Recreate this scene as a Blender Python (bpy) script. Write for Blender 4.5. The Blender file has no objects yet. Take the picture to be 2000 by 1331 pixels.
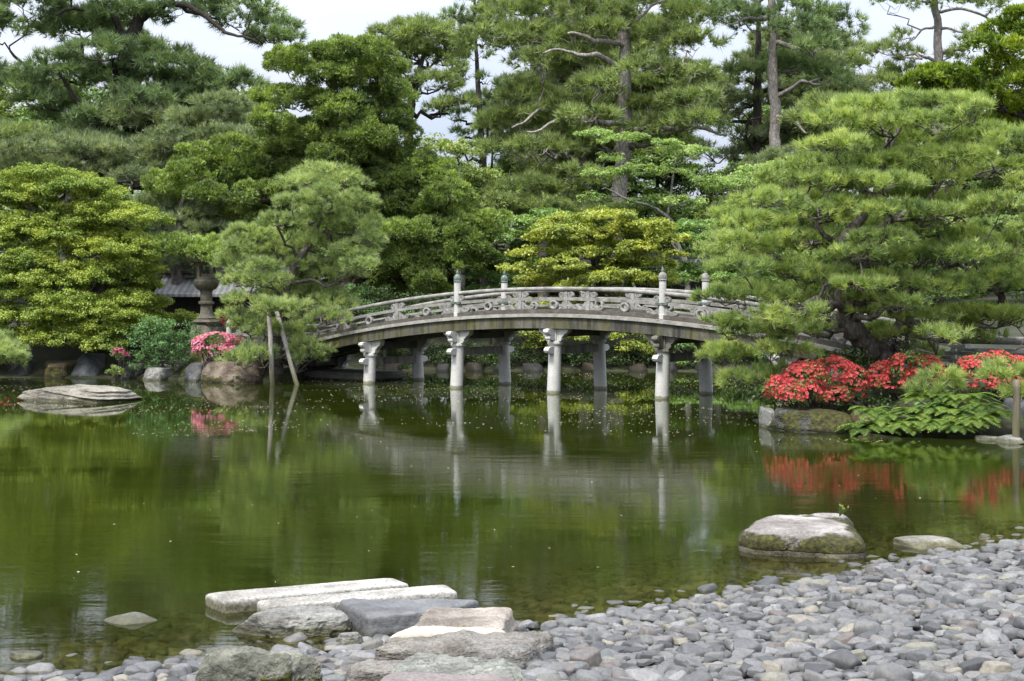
import bpy, bmesh, math, random
import numpy as np
from mathutils import Vector
SC = bpy.context.scene
COL = SC.collection
R = math.radians

# ------------------------------------------------------------------ camera
F, CX, HY, CH = 2778.0, 1000.0, 575.0, 2.5      # focal in photo pixels, centre, horizon row, eye height over water
cam = bpy.data.objects.new('camera', bpy.data.cameras.new('camera'))
COL.objects.link(cam)
cam.data.sensor_width = 36.0
cam.data.lens = 50.0
cam.data.shift_y = -(665.5 - HY) / 2000.0
cam.location = (0, 0, CH)
cam.rotation_euler = (R(90), 0, 0)
cam.data.clip_start = 0.1
cam.data.clip_end = 3000
SC.camera = cam

# ------------------------------------------------------------------ sky, sun, exposure
SUN_EL, SUN_AZ = R(58), R(218)        # azimuth clockwise from +Y: behind the camera, a little left
w = bpy.data.worlds.new('World'); SC.world = w; w.use_nodes = True
nt = w.node_tree; nt.nodes.clear()
sky = nt.nodes.new('ShaderNodeTexSky'); sky.sky_type = 'NISHITA'; sky.sun_disc = False
sky.sun_elevation = SUN_EL; sky.sun_rotation = SUN_AZ
sky.air_density = 1.0; sky.dust_density = 3.0; sky.ozone_density = 1.0
tc = nt.nodes.new('ShaderNodeTexCoord')
mp = nt.nodes.new('ShaderNodeMapping'); mp.inputs['Scale'].default_value = (1.2, 1.2, 3.0)
nz = nt.nodes.new('ShaderNodeTexNoise'); nz.inputs['Scale'].default_value = 2.2; nz.inputs['Detail'].default_value = 4
rp = nt.nodes.new('ShaderNodeValToRGB')
rp.color_ramp.elements[0].position = 0.30; rp.color_ramp.elements[0].color = (0.85, 0.85, 0.85, 1)
rp.color_ramp.elements[1].position = 0.70; rp.color_ramp.elements[1].color = (0.97, 0.97, 0.97, 1)
mx = nt.nodes.new('ShaderNodeMix'); mx.data_type = 'RGBA'
# overcast: the cloud layer is about three times brighter overhead than at the horizon
szw = nt.nodes.new('ShaderNodeSeparateXYZ'); mrw = nt.nodes.new('ShaderNodeMapRange')
mrw.inputs['From Min'].default_value = 0.0; mrw.inputs['From Max'].default_value = 1.0
mrw.inputs['To Min'].default_value = 0.52; mrw.inputs['To Max'].default_value = 4.0
cl = nt.nodes.new('ShaderNodeVectorMath'); cl.operation = 'SCALE'
cr = nt.nodes.new('ShaderNodeValToRGB'); cr.color_ramp.elements[0].position = .35; cr.color_ramp.elements[1].position = .65
cr.color_ramp.elements[0].color = (1.38, 1.50, 1.86, 1); cr.color_ramp.elements[1].color = (2.0, 2.04, 2.2, 1)
bg = nt.nodes.new('ShaderNodeBackground'); bg.inputs['Strength'].default_value = 0.125
wo = nt.nodes.new('ShaderNodeOutputWorld')
L = nt.links.new
L(tc.outputs['Generated'], mp.inputs['Vector']); L(mp.outputs[0], nz.inputs['Vector'])
L(nz.outputs['Fac'], rp.inputs['Fac']); L(rp.outputs['Color'], mx.inputs['Factor'])
L(tc.outputs['Generated'], szw.inputs[0]); L(szw.outputs['Z'], mrw.inputs['Value']); L(nz.outputs['Fac'], cr.inputs['Fac']); L(cr.outputs['Color'], cl.inputs[0]); L(mrw.outputs[0], cl.inputs['Scale']); L(cl.outputs[0], mx.inputs['B'])
L(sky.outputs[0], mx.inputs['A']); L(mx.outputs['Result'], bg.inputs['Color']); L(bg.outputs[0], wo.inputs['Surface'])
sl = bpy.data.lights.new('sun', 'SUN'); sl.energy = 1.5; sl.angle = R(12); sl.color = (1.0, 0.96, 0.88)
so = bpy.data.objects.new('sun', sl); COL.objects.link(so)
sd = Vector((math.sin(SUN_AZ) * math.cos(SUN_EL), math.cos(SUN_AZ) * math.cos(SUN_EL), math.sin(SUN_EL)))
so.rotation_euler = sd.to_track_quat('Z', 'Y').to_euler()
SC.view_settings.view_transform = 'Standard'
try: SC.view_settings.look = 'None'
except Exception: pass
SC.view_settings.gamma = 1.0
SC.view_settings.exposure = 1.95
SC.cycles.max_bounces = 7; SC.cycles.diffuse_bounces = 5; SC.cycles.glossy_bounces = 3
SC.cycles.transmission_bounces = 4; SC.cycles.transparent_max_bounces = 6
SC.cycles.use_adaptive_sampling = True; SC.cycles.adaptive_threshold = 0.01; SC.cycles.use_denoising = True
SC.cycles.caustics_reflective = False; SC.cycles.caustics_refractive = False

# ------------------------------------------------------------------ numpy helpers
def P(px, py, Y):
    return np.array([(px - CX) * Y / F, Y, CH - (py - HY) * Y / F])
def yw(py, z=0.0):                 # depth at which height z is seen at row py
    return F * (CH - z) / (py - HY)
def hsh(i, j, k):
    n = (i * 374761393 + j * 668265263 + k * 2147483647 + 1274126177) & 0xffffffff
    n = ((n ^ (n >> 13)) * 1274126177) & 0xffffffff
    return ((n ^ (n >> 16)) & 0xffff) / 65535.0
def vnoise(p):
    p = np.asarray(p, float); i = np.floor(p).astype(np.int64); f = p - i; f = f * f * (3 - 2 * f)
    x, y, z = i[..., 0], i[..., 1], i[..., 2]; o = 0
    for a in (0, 1):
        for b in (0, 1):
            for c in (0, 1):
                wgt = (f[..., 0] if a else 1 - f[..., 0]) * (f[..., 1] if b else 1 - f[..., 1]) * (f[..., 2] if c else 1 - f[..., 2])
                o = o + wgt * hsh(x + a, y + b, z + c)
    return o * 2 - 1
def fbm(p, oc=4):
    p = np.asarray(p, float); a, s, o = 1.0, 0.0, 0
    for k in range(oc):
        o = o + a * vnoise(p * (2 ** k) + 17.3 * k); s += a; a *= 0.5
    return o / s
def unit(v): return v / np.maximum(np.linalg.norm(v, axis=-1, keepdims=True), 1e-9)

class MB:                           # collects pieces of one mesh
    def __init__(s): s.V = []; s.F = []; s.A = []; s.n = 0
    def add(s, V, Fs, rnd=None):
        V = np.asarray(V, float).reshape(-1, 3)
        if isinstance(Fs, np.ndarray): Fs = [Fs]
        for f in Fs:
            f = np.asarray(f, np.int64)
            if f.ndim == 1: f = f[None]
            s.F.append(f + s.n)
            s.A.append(np.zeros(len(f)) if rnd is None else (np.full(len(f), rnd) if np.isscalar(rnd) else np.asarray(rnd)))
        s.V.append(V); s.n += len(V)
        return s
    def box(s, c, d, U=(1, 0, 0), Wv=(0, 1, 0), Z=(0, 0, 1)):
        c = np.array(c, float); U, Wv, Z = np.array(U, float), np.array(Wv, float), np.array(Z, float)
        v = [c + U * d[0] / 2 * a + Wv * d[1] / 2 * b + Z * d[2] / 2 * e for a in (-1, 1) for b in (-1, 1) for e in (-1, 1)]
        s.add(v, [np.array([[0, 1, 3, 2], [4, 6, 7, 5], [0, 4, 5, 1], [2, 3, 7, 6], [0, 2, 6, 4], [1, 5, 7, 3]])])
        return s
    def tube(s, pts, rad, n=8, cap=True, sq=None, rnd=0.0):
        pts = np.asarray(pts, float); m = len(pts); rad = np.broadcast_to(np.asarray(rad, float), (m,))
        t = unit(np.gradient(pts, axis=0)); ref = np.array([0, 0, 1.0])
        if abs(t[:, 2]).mean() > 0.8: ref = np.array([0, 1.0, 0])
        a = unit(np.cross(t, ref)); b = np.cross(a, t)
        an = np.linspace(0, 2 * np.pi, n, endpoint=False) + (np.pi / n)
        V = pts[:, None] + rad[:, None, None] * (np.cos(an)[None, :, None] * a[:, None] + np.sin(an)[None, :, None] * b[:, None])
        i = np.arange(m - 1)[:, None] * n; j = np.arange(n)[None]; k = (j + 1) % n
        f = np.stack([i + j, i + k, i + n + k, i + n + j], -1).reshape(-1, 4)
        fs = [f]
        if cap: fs += [np.arange(n)[::-1], np.arange(n) + (m - 1) * n]
        s.add(V.reshape(-1, 3), fs, rnd)
        return s
    def lathe(s, prof, c, n=16, U=(1, 0, 0), Wv=(0, 1, 0), Z=(0, 0, 1), rot=0.0):
        c = np.array(c, float); U, Wv, Z = np.array(U, float), np.array(Wv, float), np.array(Z, float)
        an = np.linspace(0, 2 * np.pi, n, endpoint=False) + rot
        V = np.array([[c + r * math.cos(q) * U + r * math.sin(q) * Wv + z * Z for q in an] for r, z in prof])
        m = len(prof); i = np.arange(m - 1)[:, None] * n; j = np.arange(n)[None]; k = (j + 1) % n
        f = np.stack([i + j, i + k, i + n + k, i + n + j], -1).reshape(-1, 4)
        s.add(V.reshape(-1, 3), [f, np.arange(n)[::-1], np.arange(n) + (m - 1) * n])
        return s
    def prism(s, pts2, c, th, U, Z, Wv):      # polygon in the U/Z plane, thickness th along Wv
        c = np.array(c, float); U, Z, Wv = np.array(U, float), np.array(Z, float), np.array(Wv, float); n = len(pts2)
        V = [c + U * a + Z * b + Wv * e * th / 2 for e in (-1, 1) for a, b in pts2]
        i = np.arange(n); k = (i + 1) % n
        s.add(V, [np.stack([i, k, k + n, i + n], -1), i[::-1], i + n])
        return s
    def torus(s, c, R0, r0, U, Z, Wv, n=16, m=6, sx=1.0, sw=1.0):
        c = np.array(c, float); U, Z, Wv = np.array(U, float), np.array(Z, float), np.array(Wv, float)
        V = []
        for q in np.linspace(0, 2 * np.pi, n, endpoint=False):
            e = math.cos(q) * U * sx + math.sin(q) * Z
            for p in np.linspace(0, 2 * np.pi, m, endpoint=False):
                V.append(c + e * (R0 + r0 * math.cos(p)) + Wv * r0 * sw * math.sin(p))
        i = np.arange(n)[:, None]; j = np.arange(m)[None]; i2 = (i + 1) % n; j2 = (j + 1) % m
        s.add(V, [np.stack([i * m + j, i2 * m + j, i2 * m + j2, i * m + j2], -1).reshape(-1, 4)])
        return s

def build(name, mb, mat, parent=None, smooth=False, loc=None):
    V = np.concatenate(mb.V); base = np.zeros(3)
    if parent is not None: base = np.array(parent['_o'])
    elif loc is not None: base = np.array(loc, float)
    V = V - base
    me = bpy.data.meshes.new(name)
    me.vertices.add(len(V)); me.vertices.foreach_set('co', V.astype(np.float32).ravel())
    ls = np.concatenate([np.full(len(f), f.shape[1]) for f in mb.F])
    li = np.concatenate([f.ravel() for f in mb.F])
    me.loops.add(len(li)); me.loops.foreach_set('vertex_index', li.astype(np.int32))
    me.polygons.add(len(ls))
    me.polygons.foreach_set('loop_start', np.concatenate([[0], np.cumsum(ls)[:-1]]).astype(np.int32))
    at = me.attributes.new('rnd', 'FLOAT', 'FACE'); at.data.foreach_set('value', np.concatenate(mb.A).astype(np.float32))
    me.update(calc_edges=True)
    if not smooth:
        me.polygons.foreach_set('use_smooth', np.zeros(len(ls), bool))
    else:
        me.polygons.foreach_set('use_smooth', np.ones(len(ls), bool))
    me.materials.append(mat)
    o = bpy.data.objects.new(name, me); COL.objects.link(o)
    if parent is not None:
        o.parent = parent
        o['_o'] = list(base)
        if parent.type == 'MESH': pass
    else:
        o.location = base; o['_o'] = list(base)
    return o
def autosmooth(o, ang=35):
    me = o.data
    bm = bmesh.new(); bm.from_mesh(me)
    for f in bm.faces: f.smooth = True
    for e in bm.edges:
        if len(e.link_faces) == 2 and e.calc_face_angle(0) > R(ang): e.smooth = False
    bm.to_mesh(me); bm.free()
def thing(name, label, cat, loc, group=None):
    o = bpy.data.objects.new(name, None); COL.objects.link(o); o.location = loc; o['_o'] = [float(q) for q in loc]
    o.empty_display_size = 0.2
    o['label'] = label; o['category'] = cat
    if group: o['group'] = group
    return o
def tag(o, label, cat, group=None, kind=None):
    o['label'] = label; o['category'] = cat
    if group: o['group'] = group
    if kind: o['kind'] = kind
    return o

# ------------------------------------------------------------------ materials
def mat(name):
    m = bpy.data.materials.new(name); m.use_nodes = True
    n = m.node_tree.nodes; return m, n, m.node_tree.links.new, n['Principled BSDF'], n['Material Output']
def nodes_noise(n, l, vec, scale, detail=4, rough=0.6):
    t = n.new('ShaderNodeTexNoise'); t.inputs['Scale'].default_value = scale
    t.inputs['Detail'].default_value = detail; t.inputs['Roughness'].default_value = rough
    if vec is not None: l(vec, t.inputs['Vector'])
    return t.outputs['Fac']
def ramp(n, l, fac, stops):
    r = n.new('ShaderNodeValToRGB'); e = r.color_ramp.elements
    while len(e) < len(stops): e.new(0.5)
    for k, (p, c) in enumerate(stops):
        e[k].position = p; e[k].color = (*c, 1) if len(c) == 3 else c
    l(fac, r.inputs['Fac']); return r.outputs['Color']
def mixc(n, l, fac, a, b, mode='MIX'):
    m = n.new('ShaderNodeMix'); m.data_type = 'RGBA'; m.blend_type = mode
    for s, v in ((m.inputs['Factor'], fac), (m.inputs['A'], a), (m.inputs['B'], b)):
        if isinstance(v, bpy.types.NodeSocket): l(v, s)
        elif isinstance(v, (int, float)): s.default_value = v
        else: s.default_value = (*v, 1)
    return m.outputs['Result']
def geo_pos(n): return n.new('ShaderNodeNewGeometry').outputs['Position']
def mapping(n, l, vec, scale, rot=(0, 0, 0)):
    m = n.new('ShaderNodeMapping'); m.inputs['Scale'].default_value = scale; m.inputs['Rotation'].default_value = rot
    l(vec, m.inputs['Vector']); return m.outputs[0]
def bump(n, l, h, strength, dist, prev=None):
    b = n.new('ShaderNodeBump'); b.inputs['Strength'].default_value = strength; b.inputs['Distance'].default_value = dist
    l(h, b.inputs['Height'])
    if prev is not None: l(prev, b.inputs['Normal'])
    return b.outputs[0]

def foliage_mat(name, stops, trans=0.35, spread=0.5, nscale=0.9, rough=0.55):
    m, n, l, b, out = mat(name)
    a = n.new('ShaderNodeAttribute'); a.attribute_name = 'rnd'
    nf = nodes_noise(n, l, geo_pos(n), nscale, 3)
    mi = n.new('ShaderNodeMath'); mi.operation = 'MULTIPLY_ADD'
    l(a.outputs['Fac'], mi.inputs[0]); mi.inputs[1].default_value = spread
    m2 = n.new('ShaderNodeMath'); m2.operation = 'MULTIPLY_ADD'; l(nf, m2.inputs[0]); m2.inputs[1].default_value = 1.3
    m2.inputs[2].default_value = -0.15 - spread / 2
    l(m2.outputs[0], mi.inputs[2])
    c = ramp(n, l, mi.outputs[0], stops)
    n.remove(b)
    d = n.new('ShaderNodeBsdfDiffuse'); t = n.new('ShaderNodeBsdfTranslucent'); g = n.new('ShaderNodeBsdfGlossy')
    g.inputs['Roughness'].default_value = rough; g.inputs['Color'].default_value = (0.9, 0.95, 0.9, 1)
    l(c, d.inputs['Color'])
    tcol = mixc(n, l, 1.0, c, (1.25, 1.3, 0.6), 'MULTIPLY'); l(tcol, t.inputs['Color'])
    s1 = n.new('ShaderNodeMixShader'); s1.inputs[0].default_value = trans; l(d.outputs[0], s1.inputs[1]); l(t.outputs[0], s1.inputs[2])
    s2 = n.new('ShaderNodeMixShader'); s2.inputs[0].default_value = 0.035; l(s1.outputs[0], s2.inputs[1]); l(g.outputs[0], s2.inputs[2])
    l(s2.outputs[0], out.inputs['Surface'])
    return m
def bark_mat(name, c1, c2, sc=6.0):
    m, n, l, b, out = mat(name)
    v = mapping(n, l, geo_pos(n), (sc, sc, sc * 0.45))
    vo = n.new('ShaderNodeTexVoronoi'); l(v, vo.inputs['Vector']); vo.inputs['Scale'].default_value = 1.6; vo.feature = 'DISTANCE_TO_EDGE'
    nf = nodes_noise(n, l, v, 1.2, 5)
    c = ramp(n, l, nf, [(0.3, c1), (0.7, c2)])
    e = ramp(n, l, vo.outputs['Distance'], [(0.0, (0.35, 0.35, 0.35)), (0.16, (1, 1, 1))])
    c = mixc(n, l, 0.8, c, e, 'MULTIPLY')
    l(c, b.inputs['Base Color']); b.inputs['Roughness'].default_value = 0.9
    l(bump(n, l, vo.outputs['Distance'], 0.8, 0.03, bump(n, l, nf, 0.5, 0.03)), b.inputs['Normal'])
    return m
def stone_mat(name, stops, scale=3.0, speck=0.3, bumpd=0.01, layer=None, moss=None, lichen=0.0, streak=None, veins=0.0):
    """stops: colour ramp over large noise. moss=(zlo,zhi,amount) in object space. layer=strata scale."""
    m, n, l, b, out = mat(name)
    tco = n.new('ShaderNodeTexCoord').outputs['Object']
    v = tco
    nf = nodes_noise(n, l, v, scale, 6, 0.62)
    c = ramp(n, l, nf, stops)
    fine = nodes_noise(n, l, v, scale * 18, 3, 0.7)
    c = mixc(n, l, speck, c, ramp(n, l, fine, [(0.35, (0.25, 0.25, 0.25)), (0.5, (0.9, 0.9, 0.9)), (0.68, (1.5, 1.5, 1.5))]), 'MULTIPLY')
    nrm = bump(n, l, fine, 0.6, bumpd * 0.5, bump(n, l, nodes_noise(n, l, v, scale * 5, 5, .7), 0.7, bumpd * 1.6, bump(n, l, nf, 0.6, bumpd * 2)))
    if layer:
        lv = mapping(n, l, v, (0.8 * layer, 1.0 * layer, 3.6 * layer), (0.15, 0.1, 0))
        ln = nodes_noise(n, l, lv, 1.4, 5, 0.65)
        c = mixc(n, l, 0.6, c, ramp(n, l, ln, [(0.40, (0.35, 0.33, 0.3)), (0.5, (1, 1, 1)), (0.62, (1.25, 1.22, 1.15))]), 'MULTIPLY')
        nrm = bump(n, l, ln, 0.9, bumpd * 3, nrm)
    if veins:
        vv = n.new('ShaderNodeTexVoronoi'); vv.feature = 'DISTANCE_TO_EDGE'; vv.inputs['Scale'].default_value = scale * 1.1
        dist = n.new('ShaderNodeVectorMath'); dist.operation = 'ADD'
        nn = n.new('ShaderNodeTexNoise'); nn.inputs['Scale'].default_value = scale * 1.5; l(v, nn.inputs['Vector'])
        l(v, dist.inputs[0]); l(nn.outputs['Color'], dist.inputs[1]); l(dist.outputs[0], vv.inputs['Vector'])
        c = mixc(n, l, ramp(n, l, vv.outputs['Distance'], [(0.0, (veins,) * 3), (0.03, (0, 0, 0))]), c, (0.07, 0.065, 0.055))
    if lichen:
        li = nodes_noise(n, l, v, scale * 4.5, 7, 0.75)
        c = mixc(n, l, ramp(n, l, li, [(0.62 - lichen * 0.12, (0, 0, 0)), (0.70 - lichen * 0.12, (0.6, 0.6, 0.6))]), c, (0.42, 0.43, 0.39))
    if moss:
        sx = n.new('ShaderNodeSeparateXYZ'); l(tco, sx.inputs[0])
        zz = n.new('ShaderNodeMapRange'); zz.inputs['From Min'].default_value = moss[0]; zz.inputs['From Max'].default_value = moss[1]
        l(sx.outputs['Z'], zz.inputs['Value'])
        hump = ramp(n, l, zz.outputs[0], [(0.0, (0, 0, 0)), (0.2, (1, 1, 1)), (0.7, (0.9, 0.9, 0.9)), (1.0, (0, 0, 0))])
        mn = nodes_noise(n, l, v, moss[3] if len(moss) > 3 else 2.2, 5, 0.65)
        mm = n.new('ShaderNodeMath'); mm.operation = 'MULTIPLY'; l(hump, mm.inputs[0]); l(mn, mm.inputs[1])
        f = ramp(n, l, mm.outputs[0], [(0.55 - moss[2] * 0.25, (0, 0, 0)), (0.60 - moss[2] * 0.22, (1, 1, 1))])
        mc = ramp(n, l, nodes_noise(n, l, v, scale * 9, 3), [(0.35, (0.025, 0.022, 0.006)), (0.52, (0.065, 0.066, 0.012)), (0.68, (0.13, 0.13, 0.022))])
        c = mixc(n, l, f, c, mc)
        nrm = bump(n, l, f, 0.6, bumpd * 2, nrm)
    if streak:
        sv = mapping(n, l, geo_pos(n), (streak[0], streak[0], streak[0] * 0.10))
        s1 = nodes_noise(n, l, sv, 1.0, 4, 0.6)
        c = mixc(n, l, ramp(n, l, s1, [(0.40, (0, 0, 0)), (0.66, (streak[1],) * 3)]), c, (0.17, 0.155, 0.028))
        sv2 = mapping(n, l, geo_pos(n), (streak[0] * 2.6, streak[0] * 2.6, streak[0] * 0.3))
        s2 = nodes_noise(n, l, sv2, 1.0, 4, 0.6)
        c = mixc(n, l, ramp(n, l, s2, [(0.46, (0, 0, 0)), (0.66, (streak[2],) * 3)]), c, (0.035, 0.035, 0.03))
    c = mixc(n, l, 1.0, c, (.55, .545, .53), 'MULTIPLY')
    # wet, algae-stained tide line just above the water
    wz_ = n.new('ShaderNodeSeparateXYZ'); l(geo_pos(n), wz_.inputs[0])
    wn = nodes_noise(n, l, geo_pos(n), 9, 3); wa = n.new('ShaderNodeMath'); wa.operation = 'MULTIPLY_ADD'
    l(wn, wa.inputs[0]); wa.inputs[1].default_value = -.09; l(wz_.outputs['Z'], wa.inputs[2])
    wet = ramp(n, l, wa.outputs[0], [(0.0, (1, 1, 1)), (0.035, (0, 0, 0))])
    c = mixc(n, l, wet, c, mixc(n, l, 1.0, c, (.42, .42, .30), 'MULTIPLY'))
    l(c, b.inputs['Base Color']); b.inputs['Roughness'].default_value = 0.82; b.inputs['Specular IOR Level'].default_value = 0.3
    l(nrm, b.inputs['Normal'])
    return m
# ------------------------------------------------------------------ ground and pond
BEACH = [(-3.38, 9.42), (.04, 11.0), (1.99, 12.3), (5.34, 14.85), (9, 17.8), (13, 20)]
BANK = [(13, 23.0), (8.9, 24.2), (6.8, 25.1), (6.1, 25.8), (4.8, 26.6), (4.6, 28), (5.6, 30), (6.7, 31.2), (8, 33.5), (9.5, 36), (10, 40), (9, 44.5),
        (5, 46), (0, 46.3), (-4.2, 46), (-5.6, 44.5), (-6.0, 42.8), (-6.3, 41.4), (-6.8, 40.3), (-8.5, 40.5), (-9.7, 41.5), (-12, 42.2),
        (-15.3, 42.6), (-22, 42.5), (-27, 35), (-25, 20), (-15, 12), (-8, 9.2)]
POLY = np.array(BEACH + BANK)
def seg_dist(x, y, pts):
    d = np.full(np.shape(x), 1e9)
    for (ax, ay), (bx, by) in zip(pts[:-1], pts[1:]):
        vx, vy = bx - ax, by - ay
        t = np.clip(((x - ax) * vx + (y - ay) * vy) / (vx * vx + vy * vy), 0, 1)
        d = np.minimum(d, np.hypot(x - ax - t * vx, y - ay - t * vy))
    return d
def inside(x, y):
    r = np.zeros(np.shape(x), bool); n = len(POLY)
    for i in range(n):
        (ax, ay), (bx, by) = POLY[i], POLY[(i + 1) % n]
        c = (ay > y) != (by > y)
        xs = ax + (y - ay) * (bx - ax) / ((by - ay) if by != ay else 1e-9)
        r ^= c & (x < xs)
    return r
def terrain(x, y):
    x = np.asarray(x, float); y = np.asarray(y, float)
    db = seg_dist(x, y, [(-8, 9.2)] + BEACH); dk = seg_dist(x, y, BEACH[-1:] + BANK)
    ins = inside(x, y)
    p = np.stack([x, y, np.zeros_like(x)], -1)
    n1 = fbm(p * 0.9, 3); n2 = fbm(p * 0.25 + 5, 3)
    beach = db * 0.085 - .05
    bank = np.interp(dk, [0, .7, 1.4, 2.6, 4.2, 12, 90], [0, .10, .40, .85, 1.15, 1.35, 5.2]) + 0.10 * n1 * np.clip(dk, 0, 1) + 0.3 * n2 * np.clip(dk / 6, 0, 1)
    for bx, by in ((-6.8, 43.2), (-8.4, 44.5), (9.2, 31.0), (11, 29.6)):       # level ground at the bridge heads
        g = np.exp(-((x - bx) ** 2 + (y - by) ** 2) / 3.0); bank = bank * (1 - g) + 0.72 * g
    wgt = np.clip((dk - db) / 4.0 + 0.5, 0, 1) * (y < 22)
    out = beach * wgt + bank * (1 - wgt)
    inn_b = -0.11 * db - .05; inn_k = -0.35 - 0.4 * np.clip(dk, 0, 2)
    inn_k = np.where(dk < 0.3, inn_k * dk / 0.3 - .02, inn_k)
    inn = np.maximum(np.maximum(inn_b, -1.0), np.minimum(inn_k, -0.0)) * 1.0
    inn = np.where(db < dk, np.maximum(inn_b, -1.0), np.minimum(np.maximum(inn_b, -1.0), inn_k))
    return np.where(ins, inn, out)
def tz(x, y): return float(terrain(np.array([x]), np.array([y]))[0])

def axis(lo, hi, step, outer):
    a = list(np.arange(lo, hi + 1e-6, step)); s = step; v = a[-1]; up = []
    while v < outer: s *= 1.25; v += s; up.append(v)
    s = step; v = a[0]; dn = []
    while v > -outer: s *= 1.25; v -= s; dn.append(v)
    return np.array(dn[::-1] + a + up)
gx = axis(-28, 16, 0.22, 1500); gy = axis(5, 48, 0.22, 1500)
X, Y = np.meshgrid(gx, gy); Zt = terrain(X, Y)
def grid_mb(X, Y, Z):
    h, wd = X.shape; i = np.arange(h - 1)[:, None] * wd; j = np.arange(wd - 1)[None]
    f = np.stack([i + j, i + j + 1, i + wd + j + 1, i + wd + j], -1).reshape(-1, 4)
    mb = MB(); mb.add(np.stack([X, Y, Z], -1).reshape(-1, 3), [f]); return mb
m, n, l, b, out = mat('ground_soil')
g = geo_pos(n)
a = n.new('ShaderNodeAttribute'); a.attribute_name = 'beach'
soil = ramp(n, l, nodes_noise(n, l, g, 1.1, 6), [(0.3, (0.012, 0.010, 0.006)), (0.5, (0.022, 0.030, 0.008)), (0.65, (0.035, 0.028, 0.015)), (0.75, (0.045, 0.055, 0.014))])
grit = ramp(n, l, nodes_noise(n, l, g, 30, 4), [(0.35, (0.03, 0.03, 0.03)), (0.65, (0.13, 0.13, 0.13))])
l(mixc(n, l, a.outputs['Fac'], soil, grit), b.inputs['Base Color']); b.inputs['Roughness'].default_value = 0.95
l(bump(n, l, nodes_noise(n, l, g, 9, 5), 0.8, 0.05), b.inputs['Normal'])
M_ground = m
gm = build('ground', grid_mb(X, Y, Zt), M_ground, smooth=True)
bv = (np.clip((20.5 - Y) / 1.5, 0, 1)).ravel()
at = gm.data.attributes.new('beach', 'FLOAT', 'POINT'); at.data.foreach_set('value', bv.astype(np.float32))
gm['kind'] = 'structure'

# water sheet: a fine grid so that its turbidity follows the real depth under it
m, n, l, b, out = mat('pond_water')
n.remove(b)
g = geo_pos(n)
dv = n.new('ShaderNodeAttribute'); dv.attribute_name = 'depth'
w1 = nodes_noise(n, l, mapping(n, l, g, (1.1, 3.6, 1), (0, 0, 0.06)), 1.0, 2, 0.5)
w2 = nodes_noise(n, l, mapping(n, l, g, (6.0, 19.0, 1), (0, 0, -0.08)), 1.0, 3, 0.6)
w3 = nodes_noise(n, l, mapping(n, l, g, (0.16, 0.5, 1), (0, 0, 0.25)), 1.0, 2, 0.5)
str3 = n.new('ShaderNodeMapRange'); l(w3, str3.inputs['Value'])
str3.inputs['From Min'].default_value = 0.38; str3.inputs['From Max'].default_value = 0.62
str3.inputs['To Min'].default_value = 0.25; str3.inputs['To Max'].default_value = 1.0
sy = n.new('ShaderNodeSeparateXYZ'); l(g, sy.inputs[0])
near = n.new('ShaderNodeMapRange'); l(sy.outputs['Y'], near.inputs['Value'])     # the far water by the bridge lies calmer (sheltered)
near.inputs['From Min'].default_value = 19; near.inputs['From Max'].default_value = 33
near.inputs['To Min'].default_value = 1.0; near.inputs['To Max'].default_value = 0.13
mu = n.new('ShaderNodeMath'); mu.operation = 'MULTIPLY'; l(str3.outputs[0], mu.inputs[0]); l(near.outputs[0], mu.inputs[1])
b1 = n.new('ShaderNodeBump'); b1.inputs['Distance'].default_value = 0.0038; l(w1, b1.inputs['Height']); l(mu.outputs[0], b1.inputs['Strength'])
b2 = n.new('ShaderNodeBump'); b2.inputs['Distance'].default_value = 0.0011; l(w2, b2.inputs['Height']); l(mu.outputs[0], b2.inputs['Strength']); l(b1.outputs[0], b2.inputs['Normal'])
gl = n.new('ShaderNodeBsdfGlossy'); gl.inputs['Roughness'].default_value = 0.0; gl.inputs['Color'].default_value = (0.97, 0.98, 0.97, 1); l(b2.outputs[0], gl.inputs['Normal'])
fr = n.new('ShaderNodeFresnel'); fr.inputs['IOR'].default_value = 1.40; l(b2.outputs[0], fr.inputs['Normal'])
tr = n.new('ShaderNodeBsdfTransparent'); tr.inputs['Color'].default_value = (0.78, 0.76, 0.42, 1)
df = n.new('ShaderNodeBsdfDiffuse')
wc = ramp(n, l, nodes_noise(n, l, g, 0.25, 3), [(0.3, (0.0095, 0.0155, 0.0014)), (0.7, (0.020, 0.026, 0.0027))]); l(wc, df.inputs['Color'])
bd = n.new('ShaderNodeMixShader'); l(dv.outputs['Fac'], bd.inputs[0]); l(tr.outputs[0], bd.inputs[1]); l(df.outputs[0], bd.inputs[2])
ws = n.new('ShaderNodeMixShader'); l(fr.outputs[0], ws.inputs[0]); l(bd.outputs[0], ws.inputs[1]); l(gl.outputs[0], ws.inputs[2])
l(ws.outputs[0], out.inputs['Surface'])
wx = np.arange(-29, 15.01, 0.35); wy = np.arange(8.0, 48.01, 0.35)
WX, WY = np.meshgrid(wx, wy); wz = terrain(WX, WY)
keep = wz < 0.12
mbw = grid_mb(WX, WY, np.zeros_like(WX))
fk = mbw.F[0][keep.ravel()[mbw.F[0]].any(1)]; used, inv = np.unique(fk, return_inverse=True)
mw = MB(); mw.add(mbw.V[0][used], [inv.reshape(fk.shape)])
wo_ = build('pond_water', mw, m, smooth=True); wo_['kind'] = 'structure'
dep = np.clip(-wz.ravel()[used], 0, 2)
at = wo_.data.attributes.new('depth', 'FLOAT', 'POINT'); at.data.foreach_set('value', (1 - np.exp(-np.clip(dep - 0.03, 0, 2) * 3.6)).astype(np.float32))

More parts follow.
